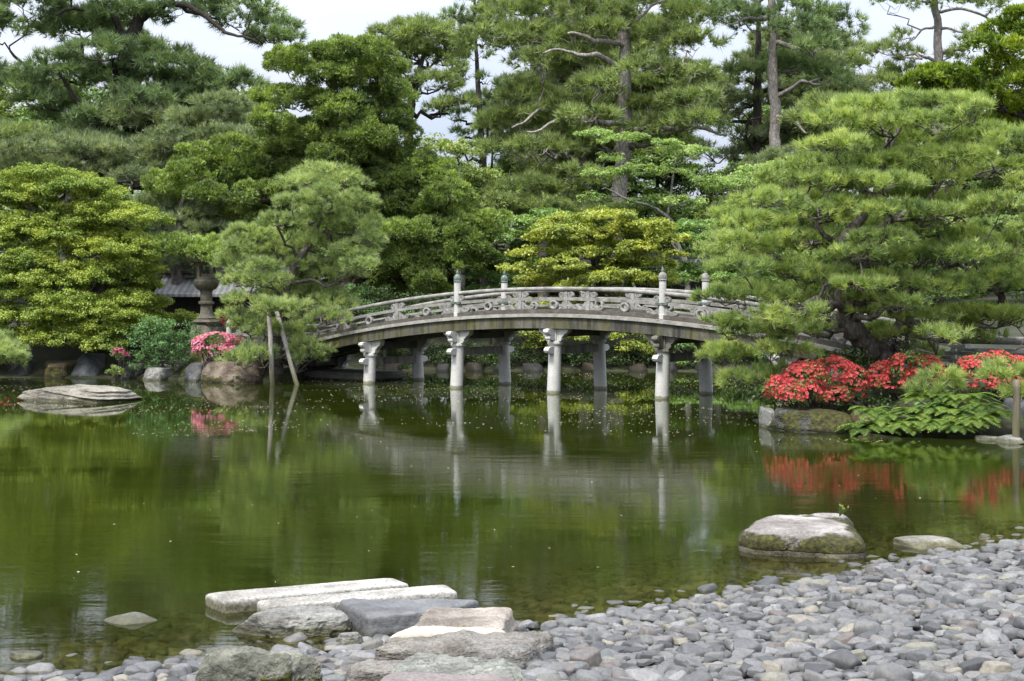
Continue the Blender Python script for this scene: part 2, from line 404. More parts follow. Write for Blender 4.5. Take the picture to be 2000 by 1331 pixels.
# ------------------------------------------------------------------ stones
_ico = {}; FOOT = []
def ico(sub):
    if sub not in _ico:
        bm = bmesh.new(); bmesh.ops.create_icosphere(bm, subdivisions=sub, radius=1.0)
        _ico[sub] = (np.array([v.co[:] for v in bm.verts]), np.array([[v.index for v in f.verts] for f in bm.faces])); bm.free()
    V, Fc = _ico[sub]; return unit(V.copy()), Fc
def rock_shape(D, rng, flat=0.0, n=14, soft=18.0):
    N = rng.normal(size=(n, 3)); N[:, 2] = np.abs(N[:, 2]) * .30; N = unit(N); d = rng.uniform(0.70, 1.0, n)
    N = np.vstack([N, [[0, 0, -1.0]]]); d = np.append(d, .8)
    if flat:
        N = np.vstack([N, unit(np.array([[rng.normal() * .06, rng.normal() * .06, 1.0]]))]); d = np.append(d, flat)
    dots = np.maximum(D @ N.T, 1e-3) / d
    r = 1.0 / (np.sum(dots ** soft, 1) ** (1 / soft))
    V = D * np.clip(r, 0, 1.35)[:, None]
    lo, hi = V.min(0), V.max(0); return (V - (lo + hi) / 2) / ((hi - lo) / 2)
def rock(name, label, c, dims, mt, seed, flat=0.6, rot=0.0, sub=5, rough=0.05, layer=0.0, cat='rock', group=None, sink=0.25, parent=None, soft=16.0):
    """c = centre on the ground (x, y, z of the visible foot); dims = full width, depth, visible height"""
    rng = np.random.default_rng(seed); D, Fc = ico(sub); V = rock_shape(D, rng, flat, soft=soft)
    h = dims[2] / (1 - sink)                       # total height incl. the sunk part
    V = V * np.array([dims[0] / 2, dims[1] / 2, h / 2]); q = V / max(min(dims[0], dims[1]), 0.05)
    amp = rough * min(dims[0], dims[1], h * 2)
    rg_ = 1 - 2 * np.abs(fbm(q * 2.3 + seed * 1.7, 5)); V = V + unit(V) * (amp * (1.1 * fbm(q * 3.2 + seed, 6) + .7 * (rg_ - .6)))[:, None]
    if layer:
        z = V[:, 2] + 0.25 * h * fbm(q * 1.2 + 3, 3) + V[:, 0] * 0.12
        V[:, :2] *= (1 + layer * vnoise(np.stack([z / h * 9, q[:, 0] * .4, q[:, 1] * .4], -1)) * np.clip(1.2 - np.abs(V[:, 2]) / (h * .5), 0, 1))[:, None]
    ca, sa = math.cos(rot), math.sin(rot); V = np.stack([V[:, 0] * ca - V[:, 1] * sa, V[:, 0] * sa + V[:, 1] * ca, V[:, 2]], -1)
    if c[1] < 18: FOOT.append(('e', c[0], c[1], dims[0] / 2, dims[1] / 2, rot))
    off = np.array([0, 0, h / 2 - sink * h])
    mb = MB(); mb.add(V + np.array(c) + off, [Fc])
    o = build(name, mb, mt, parent, smooth=True, loc=c)
    if parent is None: tag(o, label, cat, group)
    return o
def rock_px(name, label, x0, x1, yb, yf, y0, mt, seed, zb=0.0, fwd=0.0, **k):
    """left/right columns, row of the top's back edge, of its front edge, and of the foot"""
    Yf = yw(y0, zb); H = CH - (yf - HY) * Yf / F; Yb = F * (CH - H) / (yb - HY)
    Yf -= fwd; d = max(Yb - Yf, (H - zb) * 0.5, 0.15); Yc = Yf + d / 2; s = Yc / F
    return rock(name, label, (((x0 + x1) / 2 - CX) * s, Yc, zb), ((x1 - x0) * s, d, H - zb), mt, seed, **k)
def slab(name, label, corners, H, th, mt, seed, rough=0.02, p=14.0, sub=6, cat='stone slab', group=None, dome=0.0, layer=0.0, edge=0.0):
    """corners: photo pixels of the top face (front-left, front-right, back-right, back-left), which lies at height H"""
    Cc = []
    for px, py in corners:
        Yq = F * (CH - H) / (py - HY); Cc.append([(px - CX) * Yq / F, Yq])
    fl, fr_, br, bl = [np.array(q) for q in Cc]
    FOOT.append(('p', [fl, fr_, br, bl]))
    D, Fc = ico(sub)
    Q = D / (np.sum(np.abs(D) ** p, 1) ** (1 / p))[:, None]
    u, v = (Q[:, 0:1] + 1) / 2, (Q[:, 1:2] + 1) / 2
    XY = (1 - u) * (1 - v) * fl + u * (1 - v) * fr_ + u * v * br + (1 - u) * v * bl
    size = min(np.linalg.norm(fr_ - fl), np.linalg.norm(bl - fl))
    z = H - th / 2 + Q[:, 2] * th / 2
    P3 = np.column_stack([XY, z])
    nn = fbm(P3 / size * 2.2 + seed, 5); n2 = fbm(P3 / size * 7 + seed * 2.0, 5) + .6 * (1 - 2.5 * np.abs(fbm(P3 / size * 3 + seed, 4)))
    side = np.clip(1.2 - np.abs(Q[:, 2]), 0, 1)
    cen = P3[:, :2].mean(0)
    rad = unit(P3[:, :2] - cen)
    P3[:, :2] += rad * ((nn * rough * 1.6 + n2 * rough * .5) * size * (0.3 + side) + edge * size * nn)[:, None]
    P3[:, 2] += (nn * rough * size * 0.6 + n2 * rough * size * .25) + dome * (1 - Q[:, 0] ** 2) * (1 - Q[:, 1] ** 2) * (Q[:, 2] > 0)
    if layer:
        P3[:, 2] += layer * np.round(fbm(np.column_stack([P3[:, :2] / size * 1.3, P3[:, 2] * 3]) + seed, 3) * 4) / 4 * (Q[:, 2] > -.2)
    mb = MB(); mb.add(P3, [Fc])
    o = build(name, mb, mt, smooth=True, loc=(cen[0], cen[1], 0)); tag(o, label, cat, group); return o

G = lambda v, t=(1, 1, 1): (v * t[0], v * t[1], v * t[2])
M_granite = stone_mat('pale_granite', [(0.3, G(.26, (1, .93, .82))), (0.5, G(.56, (1, .97, .9))), (0.7, G(.78, (1, .98, .92)))], 2.2, .6, .014, lichen=.05)
M_slate = stone_mat('blue_slate', [(0.3, (.13, .135, .145)), (0.7, (.32, .33, .345))], 2.0, .35, .008, layer=0.6)
M_greyrock = stone_mat('grey_rock', [(0.3, (.15, .15, .14)), (0.5, (.33, .33, .31)), (0.7, (.52, .52, .49))], 1.8, .45, .02, layer=1.2)
M_pinkrock = stone_mat('cream_rock', [(0.3, (.26, .225, .195)), (0.5, (.46, .41, .36)), (0.7, (.66, .62, .55))], 2.6, .4, .025, layer=1.0)
M_creamslab = stone_mat('cream_slab', [(0.3, (.56, .50, .40)), (0.7, (.80, .74, .62))], 1.5, .25, .008)
M_strata = stone_mat('weathered_rock', [(0.3, (.14, .125, .105)), (0.5, (.32, .30, .27)), (0.62, (.30, .30, .29)), (0.75, (.62, .56, .45))], 2.4, .5, .03, layer=1.6, lichen=.25)
M_greenrock = stone_mat('green_rock', [(0.3, (.18, .185, .165)), (0.5, (.36, .38, .34)), (0.7, (.56, .58, .51))], 2.2, .4, .03, layer=1.3, veins=.6)
M_mauve = stone_mat('mauve_rock', [(0.3, (.22, .19, .185)), (0.7, (.36, .32, .31))], 2.2, .4, .006)
M_darkboulder = stone_mat('dark_mossy_boulder', [(0.3, (.06, .065, .05)), (0.48, (.20, .205, .165)), (0.6, (.38, .38, .31)), (0.75, (.66, .66, .57))], 2.4, .5, .03, lichen=.18, moss=(.02, .30, .25, 2.6))
M_mossboulder = stone_mat('lichened_moss_boulder', [(0.3, (.19, .165, .15)), (0.5, (.36, .33, .31)), (0.66, (.62, .59, .55))], 2.4, .5, .035, lichen=.4, moss=(.015, .235, .95, 2.4))
M_palerock = stone_mat('pale_rock', [(0.3, (.28, .27, .24)), (0.7, (.52, .50, .45))], 2.5, .35, .02, layer=.8)
M_layered = stone_mat('layered_pale_rock', [(0.3, (.16, .15, .125)), (0.5, (.33, .31, .26)), (0.7, (.52, .49, .42))], 1.4, .35, .05, layer=1.5)
M_bankgrey = stone_mat('bank_grey_rock', [(0.3, (.04, .042, .045)), (0.5, (.085, .09, .095)), (0.7, (.19, .19, .18))], 1.5, .5, .03, lichen=.1)
M_bankbrown = stone_mat('bank_brown_rock', [(0.3, (.06, .045, .028)), (0.5, (.17, .12, .065)), (0.7, (.28, .23, .16))], 1.6, .5, .03, moss=(-.1, .5, .4, 2.0))
M_bankbig = stone_mat('bank_speckled_rock', [(0.3, (.07, .05, .04)), (0.48, (.22, .17, .13)), (0.6, (.36, .30, .23)), (0.75, (.5, .45, .36))], 2.0, .6, .04, lichen=.35, moss=(-.05, .3, .5, 1.6))
M_bankmoss = stone_mat('mossy_bank_boulder', [(0.3, (.06, .063, .058)), (0.5, (.15, .158, .148)), (0.7, (.32, .32, .28))], 1.6, .5, .04, lichen=.3, moss=(-.1, .6, .7, 1.3), layer=.7)
M_bluerock = stone_mat('blue_grey_rock', [(0.3, (.07, .075, .085)), (0.6, (.18, .195, .21)), (0.8, (.38, .38, .36))], 1.5, .4, .03, lichen=.1)
M_palegreybank = stone_mat('pale_grey_rock', [(0.3, (.2, .2, .18)), (0.7, (.48, .48, .45))], 1.5, .4, .04, lichen=.2)

M_bankdark = stone_mat('shaded_brown_rock', [(0.3, (.018, .015, .010)), (0.7, (.065, .055, .035))], 1.6, .5, .03)  # brown rock with the shade under the bridge put into its colour
M_bankgrey2 = stone_mat('shaded_grey_rock', [(0.3, (.018, .020, .020)), (0.7, (.07, .07, .065))], 1.6, .5, .03)  # grey rock darkened in colour for the same shade under the bridge
# foreground landing of slabs and boulders
slab('granite_beam', 'long pale granite beam reaching into the water behind its twin', [(440, 1174), (800, 1139), (770, 1127), (398, 1158)], .10, .40, M_granite, 3, .016, 22, cat='stone beam')
slab('granite_beam', 'pale granite beam lying between the blue slate slab and the farther beam', [(518, 1186), (895, 1154), (872, 1140), (500, 1172)], .12, .42, M_granite, 5, .018, 22, cat='stone beam')
slab('slate_slab', 'smooth blue-grey slate slab right behind the cream rock', [(722, 1204), (842, 1194), (942, 1170), (660, 1168)], .19, .5, M_slate, 8, .04, 18)
rock_px('boulder', 'rounded grey streaked boulder at the water edge in front of the granite beams', 446, 694, 1180, 1204, 1245, M_greyrock, 21, flat=.7, rot=-.05, rough=.13, sub=6, layer=.02, cat='boulder')
slab('cream_rock', 'pinkish cream rough-topped rock at the right end of the stone landing', [(795, 1221), (985, 1222), (1003, 1184), (838, 1182)], .25, .55, M_pinkrock, 12, .08, 10, cat='rock')
slab('cream_slab', 'thin smooth cream slab wedged in front of the pinkish rock', [(745, 1236), (1000, 1232), (975, 1215), (805, 1217)], .235, .45, M_creamslab, 15, .04, 7)
slab('weathered_rock', 'long weathered layered rock with ochre patches, before the cream slab', [(735, 1268), (1040, 1272), (1086, 1234), (752, 1238)], .24, .5, M_strata, 18, .12, 9, layer=.035, cat='rock')
slab('green_rock', 'greenish cracked flat rock between the layered rock and the mauve slab', [(742, 1316), (1035, 1322), (1010, 1286), (805, 1276)], .25, .5, M_greenrock, 22, .12, 8, layer=.03, cat='rock')
slab('speckled_rock', 'small pale speckled rock beside the large dark boulder', [(668, 1312), (800, 1310), (800, 1282), (690, 1286)], .22, .45, M_strata, 27, .07, 5, cat='rock')
slab('mauve_slab', 'smooth mauve-brown slab cut by the bottom edge of the photo', [(700, 1375), (1075, 1378), (985, 1311), (745, 1313)], .31, .6, M_mauve, 31, .05, 9)
rock_px('boulder', 'large dark mossy boulder on the beach, nearest of all the stones', 386, 640, 1254, 1282, 1372, M_darkboulder, 43, zb=.12, flat=.75, rough=.12, sub=6, sink=.15, cat='boulder', soft=14)
for k, (x0, x1, yb, yf, y0, lb) in enumerate([(655, 712, 1232, 1240, 1262, 'flat grey stone lodged against the streaked boulder'), (790, 850, 1238, 1243, 1252, 'little grey slab half hidden in front of the slate'),
                                             (700, 800, 1206, 1212, 1226, 'rough dark stone under the front of the slate slab')]):
    rock_px('small_rock', lb, x0, x1, yb, yf, y0, M_greyrock if k < 2 else M_slate, 60 + k, zb=.03, flat=.6)

# stones standing in the water
slab('moss_boulder', 'broad flat-topped boulder in the water with yellow-green moss round its sides', [(1432, 1040), (1702, 1052), (1655, 998), (1482, 1003)], .20, .55, M_mossboulder, 77, .05, 5.5, cat='boulder')
rock_px('flat_rock', 'low pale flat rock between the mossy boulder and the beach', 1748, 1882, 1043, 1058, 1073, M_palerock, 81, flat=.55, rough=.06)
rock_px('small_rock', 'small angular pale stone in the shallows right of the flat rock', 1912, 1936, 1042, 1046, 1056, M_palerock, 85, flat=.8, sub=4)
rock_px('domed_stone', 'smooth grey domed stone alone in the water on the left', 198, 310, 1191, 1205, 1221, stone_mat('domed_grey', [(0.3, (.2, .2, .19)), (0.7, (.38, .38, .36))], 1.6, .25, .006), 88, flat=0, rough=.03, soft=6)
rock_px('sunken_stone', 'low grey stone barely breaking the water at the left edge', 18, 84, 1275, 1279, 1288, M_greyrock, 90, flat=.6, rough=.03)
rock_px('layered_rock', 'long pale layered rock lying in the water like driftwood', 34, 262, 751, 761, 788, M_layered, 104, flat=.75, rough=.17, sub=6, layer=.10, rot=-.02, sink=.15)

# stones along the left bank
LB = [(-70, 42, 690, 705, 739, M_bankgrey, 'dark rock under the left end of the pine by the bank'), (30, 100, 700, 712, 738, M_bankgrey, 'low dark bank rock left of the ochre boulder'),
      (95, 168, 706, 716, 739, M_bankbrown, 'ochre-brown boulder set in the left bank'), (160, 228, 688, 702, 738, M_bluerock, 'blue-grey boulder with pale veins in the left bank'),
      (222, 242, 722, 726, 741, M_bankgrey, 'little dark stone wedged at the waterline left of the green shrub'), (240, 282, 716, 722, 741, M_bankgrey, 'dark round stone under the green shrub'),
      (288, 346, 719, 726, 743, M_palegreybank, 'pale rounded stone in front of the green shrub'), (343, 392, 682, 692, 735, M_palegreybank, 'tall whitish rock between the green shrub and the pink azalea'),
      (352, 424, 712, 720, 746, M_bankgrey, 'sloping grey rock below the pink azalea'), (405, 556, 684, 704, 750, M_bankbig, 'large speckled brown boulder beside the leaning support pole')]
for k, (x0, x1, yb, yf, y0, mm, lb) in enumerate(LB):
    ex = (x1 - x0) * .08; rock_px('bank_rock', lb, x0 - ex, x1 + ex, yb - 8, yf - 7, y0, mm, 120 + k * 3, flat=.75, rough=.11, rot=.1, sink=.25, group='rocks along the left bank', fwd=.2)
# right bank
RB = [(1498, 1662, 790, 806, 846, M_bankmoss, 'big grey boulder with green moss below the left red azalea'), (1484, 1512, 792, 800, 836, M_palegreybank, 'small pale lichened rock left of the big mossy one'),
      (1645, 1712, 790, 802, 838, M_bankbrown, 'upright brownish rock right of the big mossy boulder'), (1650, 1690, 834, 838, 845, M_palegreybank, 'thin flat stone at the waterline beside the ferns'),
      (1755, 1800, 834, 840, 851, M_bankgrey, 'low dark stone at the foot of the ferns'), (1876, 1908, 832, 840, 853, M_bankgrey, 'rounded dark stone at the right foot of the ferns'),
      (1904, 1952, 849, 852, 859, M_palegreybank, 'flat pale stone lying on the waterline near the right pole'), (1944, 2050, 764, 790, 858, M_bluerock, 'large blue-grey rock behind the right support pole'),
      (1948, 1996, 848, 854, 866, M_palegreybank, 'flat grey stone at the foot of the right support pole')]
for k, (x0, x1, yb, yf, y0, mm, lb) in enumerate(RB):
    rock_px('bank_rock', lb, x0, x1, yb, yf, y0, mm, 160 + k * 3, flat=.7, rough=.10, sink=.25, group='rocks along the right bank', fwd=.2)
# far bank seen under the bridge
BB = [(1220, 1266, 704, 712, 727, 'round moss-brown rock seen between the two right piers'), (1345, 1382, 700, 708, 727, 'grey rock on the far bank under the right of the span'), (905, 955, 703, 710, 726, 'low rock on the far bank just right of the second pier'),
      (960, 1000, 706, 712, 726, 'small dark rock on the far bank before the back pier'), (1110, 1175, 688, 700, 727, 'tall dark rock on the far bank in the middle span'), (1020, 1065, 706, 712, 727, 'low brown rock on the far bank left of the middle pier'),
      (1400, 1450, 704, 712, 728, 'dark rock on the far bank behind the low pine branches'), (1275, 1330, 700, 708, 727, 'dark rock on the far bank right behind the white pier'), (740, 800, 704, 711, 726, 'dark rock on the far bank in the left span'), (850, 880, 706, 712, 726, 'little rock on the far bank left of the second pier')]
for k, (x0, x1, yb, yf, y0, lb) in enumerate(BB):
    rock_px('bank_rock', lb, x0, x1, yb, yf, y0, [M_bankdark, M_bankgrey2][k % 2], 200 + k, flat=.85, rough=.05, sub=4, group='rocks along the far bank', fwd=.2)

# ------------------------------------------------------------------ beach cobbles
m, n, l, b, out = mat('cobble')
oi = n.new('ShaderNodeObjectInfo'); a = n.new('ShaderNodeAttribute'); a.attribute_name = 'rnd'
ad = n.new('ShaderNodeMath'); ad.operation = 'ADD'; l(oi.outputs['Random'], ad.inputs[0]); l(a.outputs['Fac'], ad.inputs[1])
fc = n.new('ShaderNodeMath'); fc.operation = 'FRACT'; l(ad.outputs[0], fc.inputs[0])
c = ramp(n, l, fc.outputs[0], [(0.0, (.055, .058, .064)), (0.2, (.155, .163, .175)), (0.42, (.20, .205, .21)), (0.6, (.10, .105, .112)), (0.74, (.31, .32, .335)), (0.90, (.17, .15, .145)), (0.94, (.23, .24, .21)), (0.98, (.33, .31, .25)), (1.0, (.28, .26, .23))])
g = geo_pos(n)
nf = nodes_noise(n, l, g, 22, 5, .6)
c = mixc(n, l, .6, c, ramp(n, l, nf, [(0.3, (.6, .6, .6)), (0.7, (1.25, 1.25, 1.25))]), 'MULTIPLY')
nb = nodes_noise(n, l, mapping(n, l, g, (60, 14, 30), (0.3, 0.2, 0.5)), 1.0, 3, .6)
c = mixc(n, l, .45, c, ramp(n, l, nb, [(0.35, (.65, .65, .65)), (0.6, (1.1, 1.1, 1.1))]), 'MULTIPLY')
c = mixc(n, l, 1.0, c, (.55, .535, .50), 'MULTIPLY')
sz_ = n.new('ShaderNodeSeparateXYZ'); l(g, sz_.inputs[0]); wet = ramp(n, l, sz_.outputs['Z'], [(0.0, (1, 1, 1)), (0.05, (0, 0, 0))])   # stones still wet at the water's edge
c = mixc(n, l, wet, c, mixc(n, l, 1.0, c, (.55, .54, .48), 'MULTIPLY')); l(c, b.inputs['Base Color']); b.inputs['Roughness'].default_value = .62
l(bump(n, l, nf, .35, .012), b.inputs['Normal'])
M_cobble = m
rng = np.random.default_rng(11)
D3, F3 = ico(3); D4, F4 = ico(4)
cob_var = []
for k in range(14):
    r0 = np.random.default_rng(500 + k); st = r0.bit_generator.state
    V = rock_shape(D4, np.random.default_rng(500 + k), .7, n=9, soft=11); V3 = rock_shape(D3, np.random.default_rng(500 + k), .7, n=9, soft=11)
    V = V + unit(V) * (.05 * fbm(V * 2 + k, 3))[:, None]; V3 = V3 + unit(V3) * (.05 * fbm(V3 * 2 + k, 3))[:, None]
    cob_var.append((V * .5, V3 * .5))
cells = []
s = .110
ys = np.arange(7.6, 17.2, s * .80)
for r_, yy in enumerate(ys):
    for xx in np.arange(-6.5, 9.5, s * 1.25):
        cells.append((xx + (r_ % 2) * s * .62, yy))
cells = np.array(cells); cells += rng.uniform(-.036, .036, cells.shape)
free = np.ones(len(cells), bool)
for f_ in FOOT:
    if f_[0] == 'e':
        dx, dy = cells[:, 0] - f_[1], cells[:, 1] - f_[2]; free &= (dx / max(f_[3] - .01, .05)) ** 2 + (dy / max(f_[4] - .01, .05)) ** 2 > .9
    else:
        q_ = np.array(f_[1]); cc_ = q_.mean(0); q_ = cc_ + (q_ - cc_) * .97; s_in = np.ones(len(cells), bool)
        for i_ in range(4):
            e_ = q_[(i_ + 1) % 4] - q_[i_]; s_in &= (e_[0] * (cells[:, 1] - q_[i_][1]) - e_[1] * (cells[:, 0] - q_[i_][0])) > 0
        free &= ~s_in
cells = cells[free]
zz = terrain(cells[:, 0], cells[:, 1])
pxs = CX + cells[:, 0] * F / cells[:, 1]; pys = HY + (CH - zz) * F / cells[:, 1]
kd = (zz > -.34) & (pxs > -130) & (pxs < 2130) & (pys < 1400) & (pys > 1020)
cells, zz, pxs, pys = cells[kd], zz[kd], pxs[kd], pys[kd]
N = len(cells)
lw = rng.uniform(.098, .180, N) * np.where(rng.random(N) < .15, rng.uniform(1.15, 1.55, N), 1.0); dw = lw * rng.uniform(.62, .95, N); hh = lw * rng.uniform(.27, .46, N)
yaw = rng.normal(0, .6, N) + (rng.random(N) < .5) * np.pi; tilt = rng.normal(0, .16, (N, 2)); var = rng.integers(0, 14, N); tint = rng.random(N)
zpos = zz + hh * .22 + rng.uniform(0, .045, N)
front = np.argsort(-(pys + rng.uniform(-1, 1, N)) - 1000 * ((pxs > 0) & (pxs < 2000) & (pys < 1331) & (zz > .0)))
ind = front[:300]; isind = np.zeros(N, bool); isind[ind] = True
def rotm(k):
    cz, sz = math.cos(yaw[k]), math.sin(yaw[k]); cx, sx = math.cos(tilt[k, 0]), math.sin(tilt[k, 0]); cy, sy_ = math.cos(tilt[k, 1]), math.sin(tilt[k, 1])
    return np.array([[cz, -sz, 0], [sz, cz, 0], [0, 0, 1]]) @ np.array([[1, 0, 0], [0, cx, -sx], [0, sx, cx]]) @ np.array([[cy, 0, sy_], [0, 1, 0], [-sy_, 0, cy]])
protos = []
import mathutils
cnt = 0
for k in ind:
    v = int(var[k])
    while len(protos) <= 13:
        q = MB(); q.add(cob_var[len(protos)][0], [F4]); o = build('cobble', q, M_cobble, smooth=True); tag(o, '', ''); protos.append([o, False])
    o, usedp = protos[v]
    if usedp: o = o.copy(); COL.objects.link(o)
    protos[v][1] = True
    o.location = (cells[k, 0], cells[k, 1], zpos[k]); o.scale = (lw[k], dw[k], hh[k])
    o.rotation_euler = mathutils.Matrix(rotm(k).tolist()).to_euler()
    tag(o, 'smooth grey rounded cobble lying on the beach in the foreground', 'cobble', 'beach cobbles in the foreground')
for o, u in protos:
    if not u: bpy.data.objects.remove(o)
q = MB()
sub_k = np.where(~isind & (zz < -.02))[0]; dry_k = np.where(~isind & (zz >= -.02))[0]
def add_c(q, ks):
    for k in ks:
        q.add((cob_var[var[k]][1] * np.array([lw[k], dw[k], hh[k]])) @ rotm(k).T + np.array([cells[k, 0], cells[k, 1], zpos[k] - (.03 if zz[k] < -.02 else 0)]), [F3], float(tint[k]))
add_c(q, dry_k); o = build('cobble_beach', q, M_cobble, smooth=True); tag(o, 'broad beach of smooth grey cobbles sloping into the pond', 'cobble beach', kind='stuff')
q = MB(); add_c(q, sub_k); o = build('sunken_cobbles', q, M_cobble, smooth=True); tag(o, 'cobbles lying under the shallow olive water along the beach', 'cobbles', kind='stuff')
print('cobbles', N, len(dry_k), len(sub_k))

# petals and leaf litter floating on the pond
q = MB(); rr = np.random.default_rng(5)
def petal(q, x, y, s, a, rnd):
    pts = np.array([[-1, 0], [-.3, .5], [.6, .45], [1, 0], [.4, -.5], [-.5, -.4]]) * s
    ca, sa = math.cos(a), math.sin(a)
    V = np.column_stack([pts[:, 0] * ca - pts[:, 1] * sa + x, pts[:, 0] * sa + pts[:, 1] * ca + y, np.full(6, .006) + rr.uniform(0, .006, 6)])
    q.add(V, [np.arange(6)], rnd)
k = 0
while k < 3600:
    y = rr.uniform(24, 45); x = rr.uniform(-15, 9)
    if 1.25 * fbm(np.array([[x * .35, y * .55, 2.0]]), 4)[0] + (.15 if 27 < y < 42 else -.2) + (.15 if x > -8 else -.05) < rr.normal(.16, .10): continue
    if terrain(np.array([x]), np.array([y]))[0] > -.05: continue
    petal(q, x, y, rr.uniform(.010, .030), rr.uniform(0, 6), rr.random()); k += 1
for k in range(60):
    x, y = rr.uniform(-5, 5), rr.uniform(12, 25)
    if terrain(np.array([x]), np.array([y]))[0] < -.05: petal(q, x, y, rr.uniform(.008, .018), rr.uniform(0, 6), rr.random())
mp_, n, l, b, out = mat('petal')
a = n.new('ShaderNodeAttribute'); a.attribute_name = 'rnd'
l(ramp(n, l, a.outputs['Fac'], [(0.0, (.22, .20, .10)), (0.5, (.42, .40, .30)), (0.8, (.33, .30, .11)), (0.93, (.42, .28, .22)), (1.0, (.5, .2, .27))]), b.inputs['Base Color'])
o = build('floating_petals', q, mp_); tag(o, 'scattered pale petals and leaf bits floating on the pond', 'petals', kind='stuff')
# ------------------------------------------------------------------ stone bridge
u2 = np.array([.792, -.610, 0]); v2 = np.array([.610, .792, 0]); Zv = np.array([0, 0, 1.0]); BC = np.array([.43, 37.8, 0])
def W(s, v, z): return BC + s * u2 + v * v2 + z * Zv
def zl(s): return 2.01 - .0115 * np.minimum((np.asarray(s, float) - 1.6) ** 2, 9.85 ** 2)
M_bstone = stone_mat('bridge_stone', [(0.3, (.20, .195, .17)), (0.5, (.36, .35, .32)), (0.7, (.50, .49, .46))], 3.0, .45, .01, streak=(3.0, .25, .6))
M_strut = stone_mat('carved_stone', [(0.3, (.30, .295, .28)), (0.55, (.52, .515, .49)), (0.75, (.70, .69, .66))], 5.0, .6, .02)
M_pier = stone_mat('pier_granite', [(0.3, (.74, .74, .71)), (0.7, (.96, .96, .93))], 2.5, .3, .006)
M_rail = stone_mat('rail_stone', [(0.3, (.22, .215, .20)), (0.55, (.46, .45, .42)), (0.75, (.70, .68, .64))], 4.0, .6, .01)
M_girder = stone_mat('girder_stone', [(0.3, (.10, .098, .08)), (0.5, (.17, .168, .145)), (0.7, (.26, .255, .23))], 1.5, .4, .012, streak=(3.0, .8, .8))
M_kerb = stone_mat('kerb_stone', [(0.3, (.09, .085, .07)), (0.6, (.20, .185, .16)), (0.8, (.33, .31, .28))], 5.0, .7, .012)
M_edge = stone_mat('edge_stone', [(0.3, (.36, .35, .31)), (0.7, (.72, .70, .65))], 5.0, .7, .01)
m, n, l, b, out = mat('bronze_patina')
l(ramp(n, l, nodes_noise(n, l, geo_pos(n), 14, 4), [(0.35, (.055, .085, .070)), (0.65, (.15, .20, .17))]), b.inputs['Base Color']); b.inputs['Roughness'].default_value = .6; b.inputs['Metallic'].default_value = .25
M_patina = m
bridge = thing('stone_bridge', 'arched grey stone footbridge with carved railings and white round piers', 'bridge', W(1.6, 0, 0))
def sweep(mb, s0, s1, v0, v1, za, zb, step=.25, jit=0):
    """box section following the arch: za/zb are offsets from the ledge top"""
    ss = np.arange(s0, s1 + 1e-6, step); 
    if ss[-1] < s1 - 1e-3: ss = np.append(ss, s1)
    V = []
    for s in ss:
        for (v, z) in ((v0, za), (v1, za), (v1, zb), (v0, zb)): V.append(W(s, v, zl(s) + z))
    m_ = len(ss); i = np.arange(m_ - 1)[:, None] * 4; j = np.arange(4)[None]; k = (j + 1) % 4
    mb.add(V, [np.stack([i + j, i + 4 + j, i + 4 + k, i + k], -1).reshape(-1, 4), np.arange(4), (np.arange(4) + (m_ - 1) * 4)[::-1]])
    return mb
S0, S1 = -8.0, 11.2
EL, ER = -10.8, 13.8
build('deck', sweep(MB(), EL, ER, -1.12, 1.12, -.30, .012), M_kerb, bridge)
for sg in (-1, 1):
    a_, b_ = sorted((sg * 1.123, sg * 1.24)); o = build('ledge', sweep(MB(), EL, ER, a_, b_, -.085, 0.0), M_edge, bridge)
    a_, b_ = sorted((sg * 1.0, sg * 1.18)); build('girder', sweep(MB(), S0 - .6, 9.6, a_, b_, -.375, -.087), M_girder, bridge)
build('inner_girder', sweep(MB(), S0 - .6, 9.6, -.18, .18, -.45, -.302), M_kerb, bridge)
PS = [-8.0, -1.6, 4.8, 11.5]
